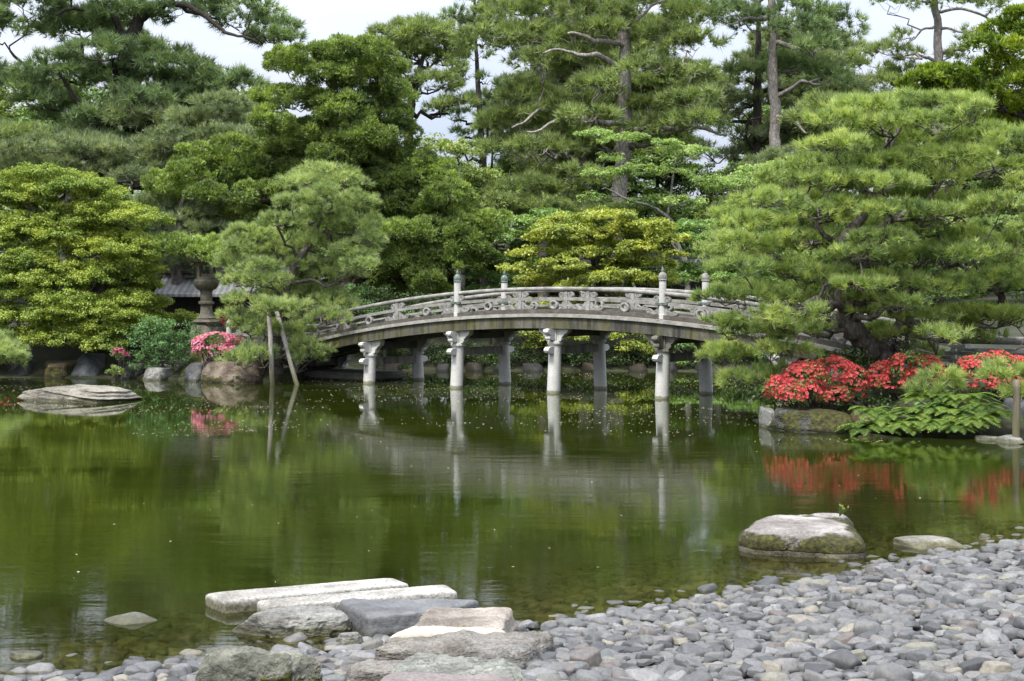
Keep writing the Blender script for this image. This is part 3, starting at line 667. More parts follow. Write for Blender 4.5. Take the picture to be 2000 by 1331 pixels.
for sg in (-1, 1):
    vr = sg * 1.02
    a_, b_ = vr - .075, vr + .075
    build('kerb', sweep(MB(), EL, ER, a_, b_, .014, .11), M_kerb, bridge)
    build('middle_rail', sweep(MB(), EL, ER, vr - .05, vr + .05, .335, .415), M_rail, bridge)
    ss = np.arange(EL + .1, ER - .2, .2)
    mb = MB(); mb.tube([W(s, vr, zl(s) + .625) for s in ss], .052, 10); o = build('top_rail', mb, M_rail, bridge, smooth=True)
    # posts with bronze caps
    posts = PS + [EL + .1, ER - .1]
    for s in posts:
        z0 = float(zl(s)); big = s in PS
        mb = MB(); r = .088 if big else .075; hgt = .93 if big else .70
        mb.lathe([(r * 1.12, -.02), (r * 1.12, .12), (r, .125), (r, hgt)], W(s, vr, z0), 12, u2, v2, rot=.26)
        p = build('post', mb, M_pier, bridge)
        if big:
            mb = MB(); mb.lathe([(.100, 0), (.106, .015), (.100, .03), (.090, .036), (.102, .06), (.100, .12), (.085, .165), (.055, .195), (.034, .205), (.028, .215), (.040, .235), (.038, .26), (.024, .29), (.009, .33), (.004, .345)],
                                W(s, vr, z0 + hgt), 14, u2, v2)
            build('finial', mb, M_patina if s != 4.8 else M_rail, p, smooth=True)
            mb = MB(); mb.box(W(s, vr, z0 + .375), (.34, .19, .055), u2, v2); build('bracket_band', mb, M_patina, p)
        else:
            mb = MB(); mb.lathe([(r * 1.1, 0), (r * 1.1, .03), (r * .5, .10), (.01, .13)], W(s, vr, z0 + hgt), 12, u2, v2); build('cap', mb, M_rail, p)
    # carved struts between the posts and by the posts
    def strut(s, post=False):
        z0 = float(zl(s)) + .11; sl = float(-.023 * (s - 1.6)); U = unit(u2 + Zv * sl)
        mb = MB()
        if not post: mb.box(W(s, vr, z0 + .225), (.10, .11, .47), u2, v2)
        # cloud-shaped wings below the middle rail
        for e in (-1, 1):
            w_ = [(0.03, 0.0), (.40, 0.0), (.44, .05), (.43, .10), (.37, .13), (.31, .11), (.27, .07), (.20, .085), (.14, .15), (.10, .222), (.03, .222)]
            w_ = [(q0 * e, q1) for q0, q1 in w_]
            if e < 0: w_ = w_[::-1]
            mb.prism(w_, W(s, vr, z0), .07, U, Zv, v2)
            for cc, rr_ in ((.375, .062), (.16, .05), (.10, .12)):
                zc = .066 if cc == .375 else (.055 if cc == .16 else .15)
                if cc == .10: continue
                mb.torus(W(s, vr, z0 + zc) + U * cc * e, rr_ * .72, .022, U, Zv, v2, 14, 6, sw=2.4)
                mb.torus(W(s, vr, z0 + zc) + U * cc * e, rr_ * .22, .018, U, Zv, v2, 8, 5, sw=2.6)
            # upper volutes between the middle and the top rail
            w_ = [(0.03, .30), (.12, .30), (.22, .325), (.245, .38), (.22, .43), (.15, .455), (.08, .435), (.03, .45)]
            w_ = [(q0 * e, q1) for q0, q1 in w_]
            if e < 0: w_ = w_[::-1]
            mb.prism(w_, W(s, vr, z0), .06, U, Zv, v2)
            mb.torus(W(s, vr, z0 + .382) + U * .155 * e, .058, .022, U, Zv, v2, 14, 6, sw=2.2)
            mb.torus(W(s, vr, z0 + .382) + U * .155 * e, .016, .016, U, Zv, v2, 8, 5, sw=2.4)
        o = build('carved_strut', mb, M_strut, bridge); return o
    for i in range(-1, 4):
        for k in (0, 1, 2):
            s = -8.0 + 6.4 * i + k * 2.133
            if s < EL + .5 or s > ER - .5: continue
            strut(s, k == 0)
    # stone rings below the middle rail
    for i in range(-1, 10):
        s = -8.0 + 2.133 * (i + .5)
        if s < EL + .3 or s > ER - .3: continue
        z0 = float(zl(s)) + .222; U = unit(u2 + Zv * float(-.023 * (s - 1.6)))
        mb = MB(); mb.torus(W(s, vr, z0), .095, .043, U, Zv, v2, 20, 8, sx=1.08, sw=1.5); build('ring', mb, M_strut, bridge, smooth=True)
        for a_, b_ in ((s + .16, s + .70), (s - .70, s - .16)): build('lower_rail', sweep(MB(), a_, b_, vr - .03, vr + .03, .19, .235, .2), M_rail, bridge)
# piers
for s in (-8.0, -4.8, -1.6, 1.6, 4.8, 8.0):
    zt = float(zl(s)) - .375
    for sg in (-1, 1):
        top = W(s, sg * .985, zt - .38); bot = W(s, sg * 1.12, -1.05)
        mb = MB(); ts = np.linspace(0, 1, 8); 
        pts = np.array([bot + (top - bot) * t for t in ts]); mb.tube(pts, np.linspace(.185, .158, 8), 24)
        pier = build('pier', mb, M_pier, bridge, smooth=True); autosmooth(pier, 50)
        # carved capital: cloud brackets along the girder
        mb = MB(); cz = zt - .38; cc = W(s, sg * .985, cz); sl = float(-.023 * (s - 1.6))
        mb.lathe([(.19, -.03), (.20, .0), (.19, .05), (.15, .06), (.145, .12)], cc, 16, u2, v2)
        mb.box(W(s, sg * .985, cz + .235), (.22, .24, .288), u2, v2)
        for e in (-1, 1):
            w_ = [(.08, .06), (.16, .045), (.235, .075), (.26, .13), (.245, .165), (.30, .19), (.345, .245), (.43, .29), (.47, .372 + e * sl * .47), (.08, .372 + e * sl * .08)]
            w_ = [(q0 * e, q1) for q0, q1 in w_]
            if e < 0: w_ = w_[::-1]
            mb.prism(w_, W(s, sg * .985, cz), .17, u2, Zv, v2)
            for (c0, c1, r0) in ((.185, .115, .062), (.27, .265, .07)):
                mb.torus(W(s, sg * .985, cz + c1) + u2 * c0 * e, r0 * .75, .024, u2, Zv, v2, 14, 6, sw=4.2)
                mb.torus(W(s, sg * .985, cz + c1) + u2 * c0 * e, r0 * .2, .016, u2, Zv, v2, 8, 5, sw=5.6)
        # outward nose with its two curls
        no = v2 * sg
        nose = [(.10, .08), (.26, .09), (.335, .12), (.34, .17), (.28, .20), (.36, .24), (.42, .30), (.40, .36), (.33, .368), (.10, .368)]
        if sg > 0: nose = nose[::-1]
        mb.prism(nose, W(s, sg * .985, cz), .16, no, Zv, u2)
        for (c0, c1, r0) in ((.29, .145, .05), (.345, .305, .06)):
            mb.torus(W(s, sg * .985, cz + c1) + no * c0, r0 * .8, .03, no, Zv, u2, 14, 6, sw=2.9)
            mb.torus(W(s, sg * .985, cz + c1) + no * c0, r0 * .2, .016, no, Zv, u2, 8, 5, sw=5.6)
        cap = build('capital', mb, M_pier if s != 4.8 else M_bstone, pier)
        # carved end of the tie beam
        zb_ = cz - .17
        mb = MB(); mb.prism([(.13, -.09), (.28, -.085), (.36, -.05), (.385, .0), (.36, .05), (.30, .085), (.13, .09)][::(1 if sg < 0 else -1)], W(s, sg * 1.0, zb_), .15, no, Zv, u2)
        mb.torus(W(s, sg * 1.0, zb_) + no * .29, .055, .028, no, Zv, u2, 14, 6, sw=2.9)
        build('beam_end', mb, M_pier, pier)
    if s > -7:
        mb = MB(); mb.box(W(s, 0, zt - .55), (.15, 2.02, .20), u2, v2); build('tie_beam', mb, M_bstone, bridge)
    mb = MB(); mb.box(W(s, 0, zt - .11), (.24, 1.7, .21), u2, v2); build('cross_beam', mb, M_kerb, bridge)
# abutments
M_block = stone_mat('abutment_stone', [(0.3, (.10, .10, .09)), (0.6, (.2, .2, .18)), (0.8, (.32, .31, .29))], 2.0, .5, .02, lichen=.2)
for (s0, s1) in ((-11.0, -8.35), (9.2, 14.0)):
    mb = MB()
    for r_ in range(4):
        for k in range(4):
            z = -.95 + r_ * .40 + .2
            a_, b_ = s0 + (s1 - s0) * k / 4, s0 + (s1 - s0) * (k + 1) / 4
            mb.box(W((a_ + b_) / 2 + .004 * r_, 0, z), ((b_ - a_) - .02, 2.2 - .012 * ((r_ + k) % 3), .385), u2, v2)
    build('abutment', mb, M_block, bridge)
mb = MB(); mb.box(W(-6.9, .35, -.42), (2.7, 1.7, 1.3), u2, v2); mb.box(W(-6.9, .35, .10), (2.9, 1.8, .16), u2, v2); build('footing', mb, M_block, bridge)

# ------------------------------------------------------------------ stone lantern
lx, ly = (403 - CX) * 44 / F, 44.0; lz = CH - (643 - HY) * 44 / F
M_lant = stone_mat('lantern_stone', [(0.3, (.08, .075, .055)), (0.5, (.22, .205, .16)), (0.7, (.40, .37, .29))], 3.0, .6, .02, lichen=.15)
LZ = 1.17
lan = thing('stone_lantern', 'weathered stone lantern with open fire box on a rough base left of the bridge', 'lantern', (lx, ly, lz - .3))
c0 = np.array([lx, ly, lz])
rock('base', '', (lx, ly, lz - .28), (.98, .9, .42), M_lant, 301, flat=.5, sub=4, parent=lan, soft=14)
mb = MB(); mb.lathe([(.40, .12), (.42, .15), (.38, .20), (.30, .21), (.31, .25), (.27, .28)], c0, 8, rot=.39); build('plinth', mb, M_lant, lan)
mb = MB(); mb.lathe([(.25, .27), (.21, .33), (.185, .38), (.18, .60), (.235, .615), (.245, .65), (.235, .685), (.18, .70), (.185, .92), (.21, .985)], c0, 20); o = build('shaft', mb, M_lant, lan, smooth=True); autosmooth(o)
mb = MB(); mb.lathe([(.21, .98), (.30, 1.02), (.36, 1.10), (.39, 1.14), (.40, 1.22), (.36, 1.27), (.24, 1.29), (.10, 1.29)], c0, 20); o = build('bowl', mb, M_lant, lan, smooth=True); autosmooth(o)
mb = MB(); mb.box(c0 + [0, 0, 1.31], (.50, .50, .05)); mb.box(c0 + [0, 0, 1.665], (.52, .52, .07))
for sx in (-1, 1):
    for sy2 in (-1, 1): mb.box(c0 + [sx * .20, sy2 * .20, 1.482], (.09, .09, .298))
mb.box(c0 + [0, 0, 1.375], (.305, .36, .075)); build('fire_box', mb, M_lant, lan)
mb = MB(); mb.lathe([(.30, 1.70), (.60, 1.73), (.64, 1.80), (.60, 1.82), (.40, 1.93), (.18, 2.04), (.10, 2.06)], c0, 6, rot=.3); build('roof', mb, M_lant, lan)
mb = MB(); mb.lathe([(.09, 2.06), (.14, 2.10), (.15, 2.18), (.10, 2.28), (.01, 2.36)], c0, 14); build('jewel', mb, M_lant, lan, smooth=True)

for ch in lan.children:
    if not ch.name.startswith('base'): ch.scale = (1, 1, LZ)
# ------------------------------------------------------------------ low buildings behind the trees
m, n, l, b, out = mat('grey_roof_tile')
tcx = n.new('ShaderNodeTexCoord').outputs['Object']
wv = n.new('ShaderNodeTexWave'); wv.inputs['Scale'].default_value = 1.6; wv.bands_direction = 'X'; l(tcx, wv.inputs['Vector'])
c = ramp(n, l, nodes_noise(n, l, tcx, 6, 4), [(0.3, (.13, .135, .14)), (0.7, (.24, .245, .25))])
l(mixc(n, l, .35, c, wv.outputs['Color'], 'MULTIPLY'), b.inputs['Base Color']); b.inputs['Roughness'].default_value = .6
l(bump(n, l, wv.outputs['Fac'], .8, .04), b.inputs['Normal']); M_tile = m
m, n, l, b, out = mat('dark_timber')
l(ramp(n, l, nodes_noise(n, l, mapping(n, l, geo_pos(n), (8, 8, .6)), 1, 4), [(0.3, (.010, .008, .010)), (0.7, (.028, .022, .022))]), b.inputs['Base Color']); b.inputs['Roughness'].default_value = .8; M_timber = m
def hut(label, x0, x1, Y, z_eave, z_ridge, zg, name='garden_building'):
    t = thing(name, label, 'building', ((x0 + x1) / 2, Y, zg))
    xc, wd = (x0 + x1) / 2, x1 - x0; dp = 3.2
    mb = MB(); mb.box((xc, Y + dp / 2, (zg + z_eave) / 2 - .1), (wd - .6, dp - .8, z_eave - zg + .2)); build('wall', mb, M_timber, t)
    mb = MB(); th = .09
    for sg in (-1, 1):
        yc = Y + dp / 2; ye = yc + sg * (dp / 2 + .1)
        mb.add([(x0, yc, z_ridge), (x1, yc, z_ridge), (x1, ye, z_eave), (x0, ye, z_eave), (x0, yc, z_ridge - th), (x1, yc, z_ridge - th), (x1, ye, z_eave - th), (x0, ye, z_eave - th)],
               [np.array([[0, 1, 2, 3], [7, 6, 5, 4], [3, 2, 6, 7], [1, 0, 4, 5], [0, 3, 7, 4], [2, 1, 5, 6]])])
    r_ = build('roof', mb, M_tile, t)
    mb = MB(); mb.box((xc, Y + dp / 2, z_ridge + .06), (wd + .1, .26, .12)); mb.box((xc, Y + dp / 2, z_ridge + .17), (wd + .2, .16, .08)); build('ridge_tile', mb, M_tile, r_)
    return t
def py_z(py, Y): return CH - (py - HY) * Y / F
hut('low dark timber building with grey tiled roof behind the stone lantern', P(300, 0, 48)[0], P(560, 0, 48)[0], 48.0, py_z(575, 48), py_z(534, 49.6), .9)
hut('long low garden wall house with grey tiled roof glimpsed behind the yellow maple', P(1240, 0, 60)[0], P(1480, 0, 60)[0], 60.0, py_z(520, 60), py_z(505, 61.6), 1.0, 'roofed_wall')

# ------------------------------------------------------------------ timber props
m, n, l, b, out = mat('grey_pole_wood')
pv = mapping(n, l, geo_pos(n), (20, 20, 2.0))
c = ramp(n, l, nodes_noise(n, l, pv, 1, 5), [(0.3, (.16, .145, .12)), (0.55, (.34, .32, .28)), (0.75, (.48, .46, .42))])
sz = n.new('ShaderNodeSeparateXYZ'); l(geo_pos(n), sz.inputs[0])
al = n.new('ShaderNodeMapRange'); al.inputs['From Min'].default_value = .9; al.inputs['From Max'].default_value = .05; l(sz.outputs['Z'], al.inputs['Value'])
l(mixc(n, l, al.outputs[0], c, (.10, .095, .045)), b.inputs['Base Color']); b.inputs['Roughness'].default_value = .85
l(bump(n, l, nodes_noise(n, l, pv, 1.5, 4), .6, .01), b.inputs['Normal']); M_pole = m
def prop(label, pts, r, Yl):
    mb = MB(); w_ = [P(px, py, yy) for (px, py), yy in zip(pts, Yl)]
    w_ = np.array(w_); w_ = np.concatenate([w_, [w_[-1] + (w_[-1] - w_[-2]) * .25]])
    t = np.linspace(0, 1, 9); pp = np.array([[np.interp(q, np.linspace(0, 1, len(w_)), w_[:, k]) for k in range(3)] for q in t]); pp[:, 0] += .008 * np.sin(t * 9)
    mb.tube(pp, np.linspace(r * .92, r, 9), 14)
    o = build('support_pole', mb, M_pole, smooth=True, loc=(w_[-2][0], w_[-2][1], 0)); tag(o, label, 'support pole', 'timber props under the pines'); return o
prop('upright grey timber pole standing in the water under the small pine', [(524, 600), (529, 680), (532, 752)], .066, (39.0, 39.0, 39.2))
prop('leaning grey timber pole propping the small pine, foot in the water', [(538, 602), (560, 680), (580, 752)], .066, (39.9, 39.5, 39.2))
M_poleR = M_pole.copy(); M_poleR.name = 'brown_pole_wood'
for nd_ in M_poleR.node_tree.nodes:
    if nd_.type == 'VALTORGB':
        for e_ in nd_.color_ramp.elements: e_.color = (e_.color[0] * .42, e_.color[1] * .38, e_.color[2] * .30, 1)
M_pole = M_poleR
prop('brownish support pole standing in the water at the right edge', [(1984, 742), (1986, 790), (1985, 864)], .062, (24.0, 24.0, 24.0))
# ------------------------------------------------------------------ foliage generators
def blobs(pads, rng, rs, per_area, flat=.55, under=.25):
    """sub-clumps over the upper shell of every pad. pads: (c(3), r(3)). returns centres, radii, outward dir"""
    C_, R_, D_ = [], [], []
    for c, r in pads:
        area = 2 * math.pi * r[0] * r[1] + math.pi * r[2] * (r[0] + r[1])
        k = max(3, int(area * per_area / (rs * rs)))
        d = unit(rng.normal(size=(k, 3))); d[:, 2] = np.where(d[:, 2] < -under, -d[:, 2] * .6, d[:, 2])
        rad = rng.uniform(.55, 1.0, k) ** .7
        p = c + d * r * rad[:, None]
        p[:, 2] = np.where(d[:, 2] < 0, c[2] + (p[:, 2] - c[2]) * .5, p[:, 2])
        C_.append(p); D_.append(unit(d / r * r.min())); R_.append(np.full(k, rs) * rng.uniform(.7, 1.3, k))
    return np.concatenate(C_), np.concatenate(R_), np.concatenate(D_)
def perp(d, rng):
    t = rng.normal(size=d.shape); t = t - d * np.sum(t * d, 1, keepdims=True); return unit(t)
def tris(base, side, tip, rnd):
    V = np.stack([base - side, base + side, tip], 1).reshape(-1, 3)
    return V, np.arange(len(V)).reshape(-1, 3), rnd
def needles(mb, C_, R_, D_, rng, tufts, per, L_, wd, up=.35, flat=.6, spread=.75):
    k = len(C_); idx = np.repeat(np.arange(k), tufts); n_ = len(idx)
    d = unit(rng.normal(size=(n_, 3)) + D_[idx] * .9); off = d * R_[idx][:, None] * rng.uniform(.3, 1.0, n_)[:, None]; off[:, 2] *= flat
    p = C_[idx] + off; ax = unit(d * .6 + D_[idx] * .6 + np.array([0, 0, up * 2]) + rng.normal(size=(n_, 3)) * .3)
    sh = rng.random(n_)
    i2 = np.repeat(np.arange(n_), per); m_ = len(i2)
    nd = unit(ax[i2] + rng.normal(size=(m_, 3)) * spread); ln = L_ * rng.uniform(.65, 1.25, m_)
    base = p[i2] + rng.normal(size=(m_, 3)) * L_ * .08; sd = perp(nd, rng) * (wd / 2)
    V, Fc, _ = tris(base, sd, base + nd * ln[:, None], None); mb.add(V, [Fc], np.clip(sh[i2] * .85 + rng.random(m_) * .15, 0, 1))
def leaves(mb, C_, R_, D_, rng, per, L_, wd, flat=.6, level=.5, droop=0.0):
    k = len(C_); i2 = np.repeat(np.arange(k), per); m_ = len(i2)
    d = unit(rng.normal(size=(m_, 3)) + D_[i2] * .7); off = d * R_[i2][:, None] * rng.uniform(.35, 1.0, m_)[:, None]; off[:, 2] *= flat
    p = C_[i2] + off; nrm = unit(rng.normal(size=(m_, 3)) + np.array([0, 0, level * 3]) + d * .6)
    t = perp(nrm, rng); t[:, 2] -= droop; t = unit(t); s_ = unit(np.cross(nrm, t)); sc = rng.uniform(.6, 1.3, m_)[:, None]
    V = np.stack([p - t * L_ / 2 * sc, p - s_ * wd / 2 * sc, p + t * L_ / 2 * sc, p + s_ * wd / 2 * sc], 1).reshape(-1, 3)
    mb.add(V, [np.arange(len(V)).reshape(-1, 4)], rng.random(m_))
def sprays(mb, C_, R_, D_, rng, per, L_, wd, flat=.8):
    """juniper: small tongues that all lick outward and upward"""
    k = len(C_); i2 = np.repeat(np.arange(k), per); m_ = len(i2)
    d = unit(rng.normal(size=(m_, 3)) * .8 + D_[i2] * .9 + np.array([0, 0, .25])); off = d * R_[i2][:, None] * rng.uniform(.6, 1.0, m_)[:, None]; off[:, 2] *= flat
    p = C_[i2] + off; ax = unit(d * .8 + np.array([0, 0, .55]) + rng.normal(size=(m_, 3)) * .3)
    sh = rng.random(m_)
    for q in range(3):
        a = unit(ax + rng.normal(size=(m_, 3)) * .35); sd = perp(a, rng) * wd / 2; b_ = p + rng.normal(size=(m_, 3)) * L_ * .15
        V, Fc, _ = tris(b_, sd, b_ + a * (L_ * rng.uniform(.6, 1.2, m_))[:, None], None); mb.add(V, [Fc], sh)

def grow(mb, trunk, trad, pads, rng, s=1.0, bend=.12, twigs=4, thick=1.0, under=.35):
    """trunk polylines [(pts, radii)], then limbs from the nearest wood to every pad"""
    nodes, nr = [], []
    for pts, rad in zip(trunk, trad):
        is0 = pts is trunk[0]; pts = np.asarray(pts, float); m_ = max(10, len(pts) * 5); t = np.linspace(0, 1, m_); tt = np.linspace(0, 1, len(pts))
        q = np.array([np.interp(t, tt, pts[:, k]) for k in range(3)]).T
        for _ in range(2): q[1:-1] = (q[:-2] + q[1:-1] * 2 + q[2:]) / 4
        rr_ = np.interp(t, np.linspace(0, 1, len(rad)), rad)
        q[1:-1] += rng.normal(size=(m_ - 2, 3)) * (rr_[1:-1] * .18)[:, None]
        ln_ = np.linalg.norm(q[-1] - q[0]); ph = rng.uniform(0, 6, 3); q[1:-1] += (np.sin(t[1:-1, None] * rng.uniform(7, 12, 3) + ph) * np.array([.012, .012, .02]) * min(ln_, 4) * (0.2 if is0 else 1.3))
        mb.tube(q, rr_ * (1 + rng.normal(0, .05, m_)), 9, rnd=0.0)
        for a, b_ in zip(q[1:], rr_[1:]): nodes.append(a); nr.append(b_)
    nodes = np.array(nodes); nr = np.array(nr); t0 = nodes.copy()
    order = np.argsort([np.min(np.linalg.norm(t0 - c, axis=1)) for c, r in pads])
    for oi_ in order:
        c, r = pads[oi_]; tgt = c - np.array([0, 0, r[2] * under])
        dv = nodes - tgt; cost = np.linalg.norm(dv, axis=1) + 1.2 * np.maximum(0, dv[:, 2]) + .3 / np.maximum(nr, .02) * .05 * s
        k = int(np.argmin(cost)); a = nodes[k]; ln = np.linalg.norm(tgt - a)
        if ln < .05: continue
        m_ = 7; t = np.linspace(0, 1, m_)[:, None]
        pts = a + (tgt - a) * t; pts[:, 2] += (np.sin(t[:, 0] * math.pi) * -.10 * ln * rng.uniform(-.6, 1.2))
        pts[1:-1] += rng.normal(size=(m_ - 2, 3)) * bend * ln * .5
        r0 = min(nr[k] * .8, (.028 + .026 * ln) * s * thick); rr_ = np.linspace(r0, max(.012 * s, r0 * .35), m_)
        mb.tube(pts, rr_, 6, cap=False)
        nodes = np.vstack([nodes, pts[2:]]); nr = np.concatenate([nr, rr_[2:]])
        for _ in range(twigs):
            d = unit(rng.normal(size=3)); d[2] = abs(d[2]) * .8 - .15
            e = c + d * r * rng.uniform(.5, .9); b0 = pts[rng.integers(4, m_)]; mid = (b0 + e) / 2 + rng.normal(size=3) * .12 * np.linalg.norm(e - b0) - [0, 0, .05 * s]
            mb.tube([b0, (b0 + mid) / 2 + rng.normal(size=3) * .02, mid, e], [r0 * .38, r0 * .3, r0 * .22, .006 * s], 4, cap=False)

M_barkpine = bark_mat('pine_bark', (.05, .042, .035), (.16, .14, .12), 7)
M_barkdark = bark_mat('dark_bark', (.018, .014, .011), (.06, .048, .038), 8)
M_barkred = bark_mat('grey_pine_bark', (.16, .14, .125), (.36, .33, .30), 5)
M_barkgrey = bark_mat('smooth_grey_bark', (.10, .10, .085), (.26, .25, .22), 9)
def fm(name, dark, mid, light, **k):
    return foliage_mat(name, [(0.12, dark), (0.48, mid), (0.88, light)], **k)
F_pineR = fm('pine_needles_bright', (0.1089, 0.1699, 0.0520), (0.2564, 0.3425, 0.1015), (0.4942, 0.5542, 0.1733), trans=.42)
F_pineL = fm('pine_needles_soft', (0.1220, 0.1787, 0.0691), (0.2662, 0.3416, 0.1311), (0.4746, 0.5366, 0.2212), trans=.42)
F_pineFar = fm('pine_needles_deep', (0.0717, 0.1173, 0.0554), (0.1608, 0.2341, 0.1055), (0.3000, 0.3895, 0.1696), trans=.4)  # greyed green, standing in for slight haze on the far pines
F_pineBlue = fm('pine_needles_bluish', (0.0816, 0.1168, 0.0650), (0.1895, 0.2370, 0.1190), (0.3276, 0.3809, 0.1821), trans=.4)  # grey-blue needles; on far pines the grey stands in for haze
F_pineOlive = fm('pine_needles_olive', (0.0839, 0.1162, 0.0386), (0.1962, 0.2529, 0.0876), (0.3479, 0.4290, 0.1453), trans=.4)
F_jun = fm('juniper_sprays', (0.0605, 0.0937, 0.0261), (0.1708, 0.2413, 0.0577), (0.3933, 0.4978, 0.1208), trans=.4)
F_junD = fm('juniper_sprays_deep', (0.0256, 0.0614, 0.0077), (0.0768, 0.1536, 0.0128), (0.192, 0.2816, 0.0192), trans=.4)
F_yg = fm('oak_leaves_yellow_green', (0.0715, 0.1267, 0.0179), (0.2147, 0.2917, 0.0370), (0.4227, 0.4583, 0.0718), trans=.35)
F_yellow = fm('maple_leaves_yellow', (0.0884, 0.1407, 0.0226), (0.2564, 0.3088, 0.0470), (0.4875, 0.4875, 0.0836), trans=.4)
F_green = fm('maple_leaves_green', (0.0637, 0.1279, 0.0322), (0.1596, 0.2682, 0.0658), (0.3194, 0.4281, 0.1121), trans=.4)
F_lime = fm('tree_leaves_lime', (0.1132, 0.1880, 0.0570), (0.2551, 0.3673, 0.1147), (0.4462, 0.5397, 0.1935), trans=.45)
F_bg = fm('wood_leaves_mid', (0.0552, 0.1013, 0.0293), (0.1340, 0.2131, 0.0577), (0.2617, 0.3625, 0.1035), trans=.35)
F_bg2 = fm('wood_leaves_yellowish', (0.0729, 0.1172, 0.0285), (0.1859, 0.2492, 0.0591), (0.3534, 0.4168, 0.1000), trans=.35)
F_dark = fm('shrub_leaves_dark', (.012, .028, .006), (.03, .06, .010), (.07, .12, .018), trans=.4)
F_shrub = fm('shrub_leaves_fresh', (0.0407, 0.0959, 0.0296), (0.0956, 0.2018, 0.0573), (0.2126, 0.3486, 0.1106), trans=.35)
F_fir = fm('fir_shoots', (.035, .075, .006), (.12, .19, .010), (.33, .40, .02), trans=.4)
F_fern = fm('fern_fronds', (0.0548, 0.1080, 0.0178), (0.1296, 0.2170, 0.0353), (0.2668, 0.3469, 0.0625), trans=.4, nscale=2.0)

def pads_px(lst, Y, depth, rng, zf=1.0, jit=.0, thick=1.0):
    out = []
    for it in lst:
        px, py, rx, ry = it[:4]; dY = it[4] if len(it) > 4 else rng.uniform(-depth, depth * .6)
        yy = Y + dY; c = P(px + rng.normal() * jit, py + rng.normal() * jit, yy)
        out.append((c, np.array([rx * yy / F, rx * yy / F * .85, ry * yy / F * zf * thick])))
    return out
def back_pads(pads, trunk_xy, rng, frac=.5):
    """the far side of the crown: some pads mirrored through the trunk axis"""
    o = []
    for c, r in pads:
        if rng.random() < frac:
            c2 = c.copy(); c2[0] += rng.normal() * .3 * r[0]; c2[1] = trunk_xy[1] + abs(c[1] - trunk_xy[1]) * rng.uniform(.6, 1.1) + .4; c2[2] += rng.normal() * r[2] * .4; o.append((c2, r * rng.uniform(.8, 1.1)))
    return o
def ppx(lst, Y): return [P(a, b_, Y + (e[0] if e else 0)) for a, b_, *e in lst]

def tree(name, label, cat, trunk, trad, pads, fmat, bmat, seed, kind, group=None, s=1.0, bark=True, part='crown', **k):
    rng = np.random.default_rng(seed); base = np.array(trunk[0][0], float); zt_ = tz(base[0], base[1]) - .15
    if name != 'broadleaf_tree' or group is None:
        if base[2] > zt_: base = np.array([base[0], base[1], zt_])
        trunk = [np.vstack([base, trunk[0]])] + list(trunk[1:]); trad = [[trad[0][0] * 1.15] + list(trad[0])] + list(trad[1:])
    t = thing(name, label, cat, (base[0], base[1], base[2]), group)
    mb = MB(); grow(mb, trunk, trad, pads, rng, s, bend=k.get('bend', .12), twigs=k.get('twigs', 4), thick=k.get('thick', 1.0), under=k.get('under', .35))
    build('trunk', mb, bmat, t, smooth=True)
    mb = MB(); foliage(mb, pads, rng, kind, **k); build(part, mb, fmat, t); return t
def foliage(mb, pads, rng, kind, rs=.3, area=.16, **k):
    C_, R_, D_ = blobs(pads, rng, rs, area, under=k.get('hang', .25))
    if kind == 'pine': needles(mb, C_, R_, D_, rng, k.get('tufts', 7), k.get('per', 10), k.get('L', .15), k.get('w', .012), up=k.get('up', .35), flat=k.get('flat', .55), spread=k.get('spread', .75))
    elif kind == 'leaf': leaves(mb, C_, R_, D_, rng, k.get('per', 50), k.get('L', .07), k.get('w', .04), flat=k.get('flat', .5), level=k.get('level', .5), droop=k.get('droop', 0))
    elif kind == 'juniper': sprays(mb, C_, R_, D_, rng, k.get('per', 60), k.get('L', .13), k.get('w', .06))

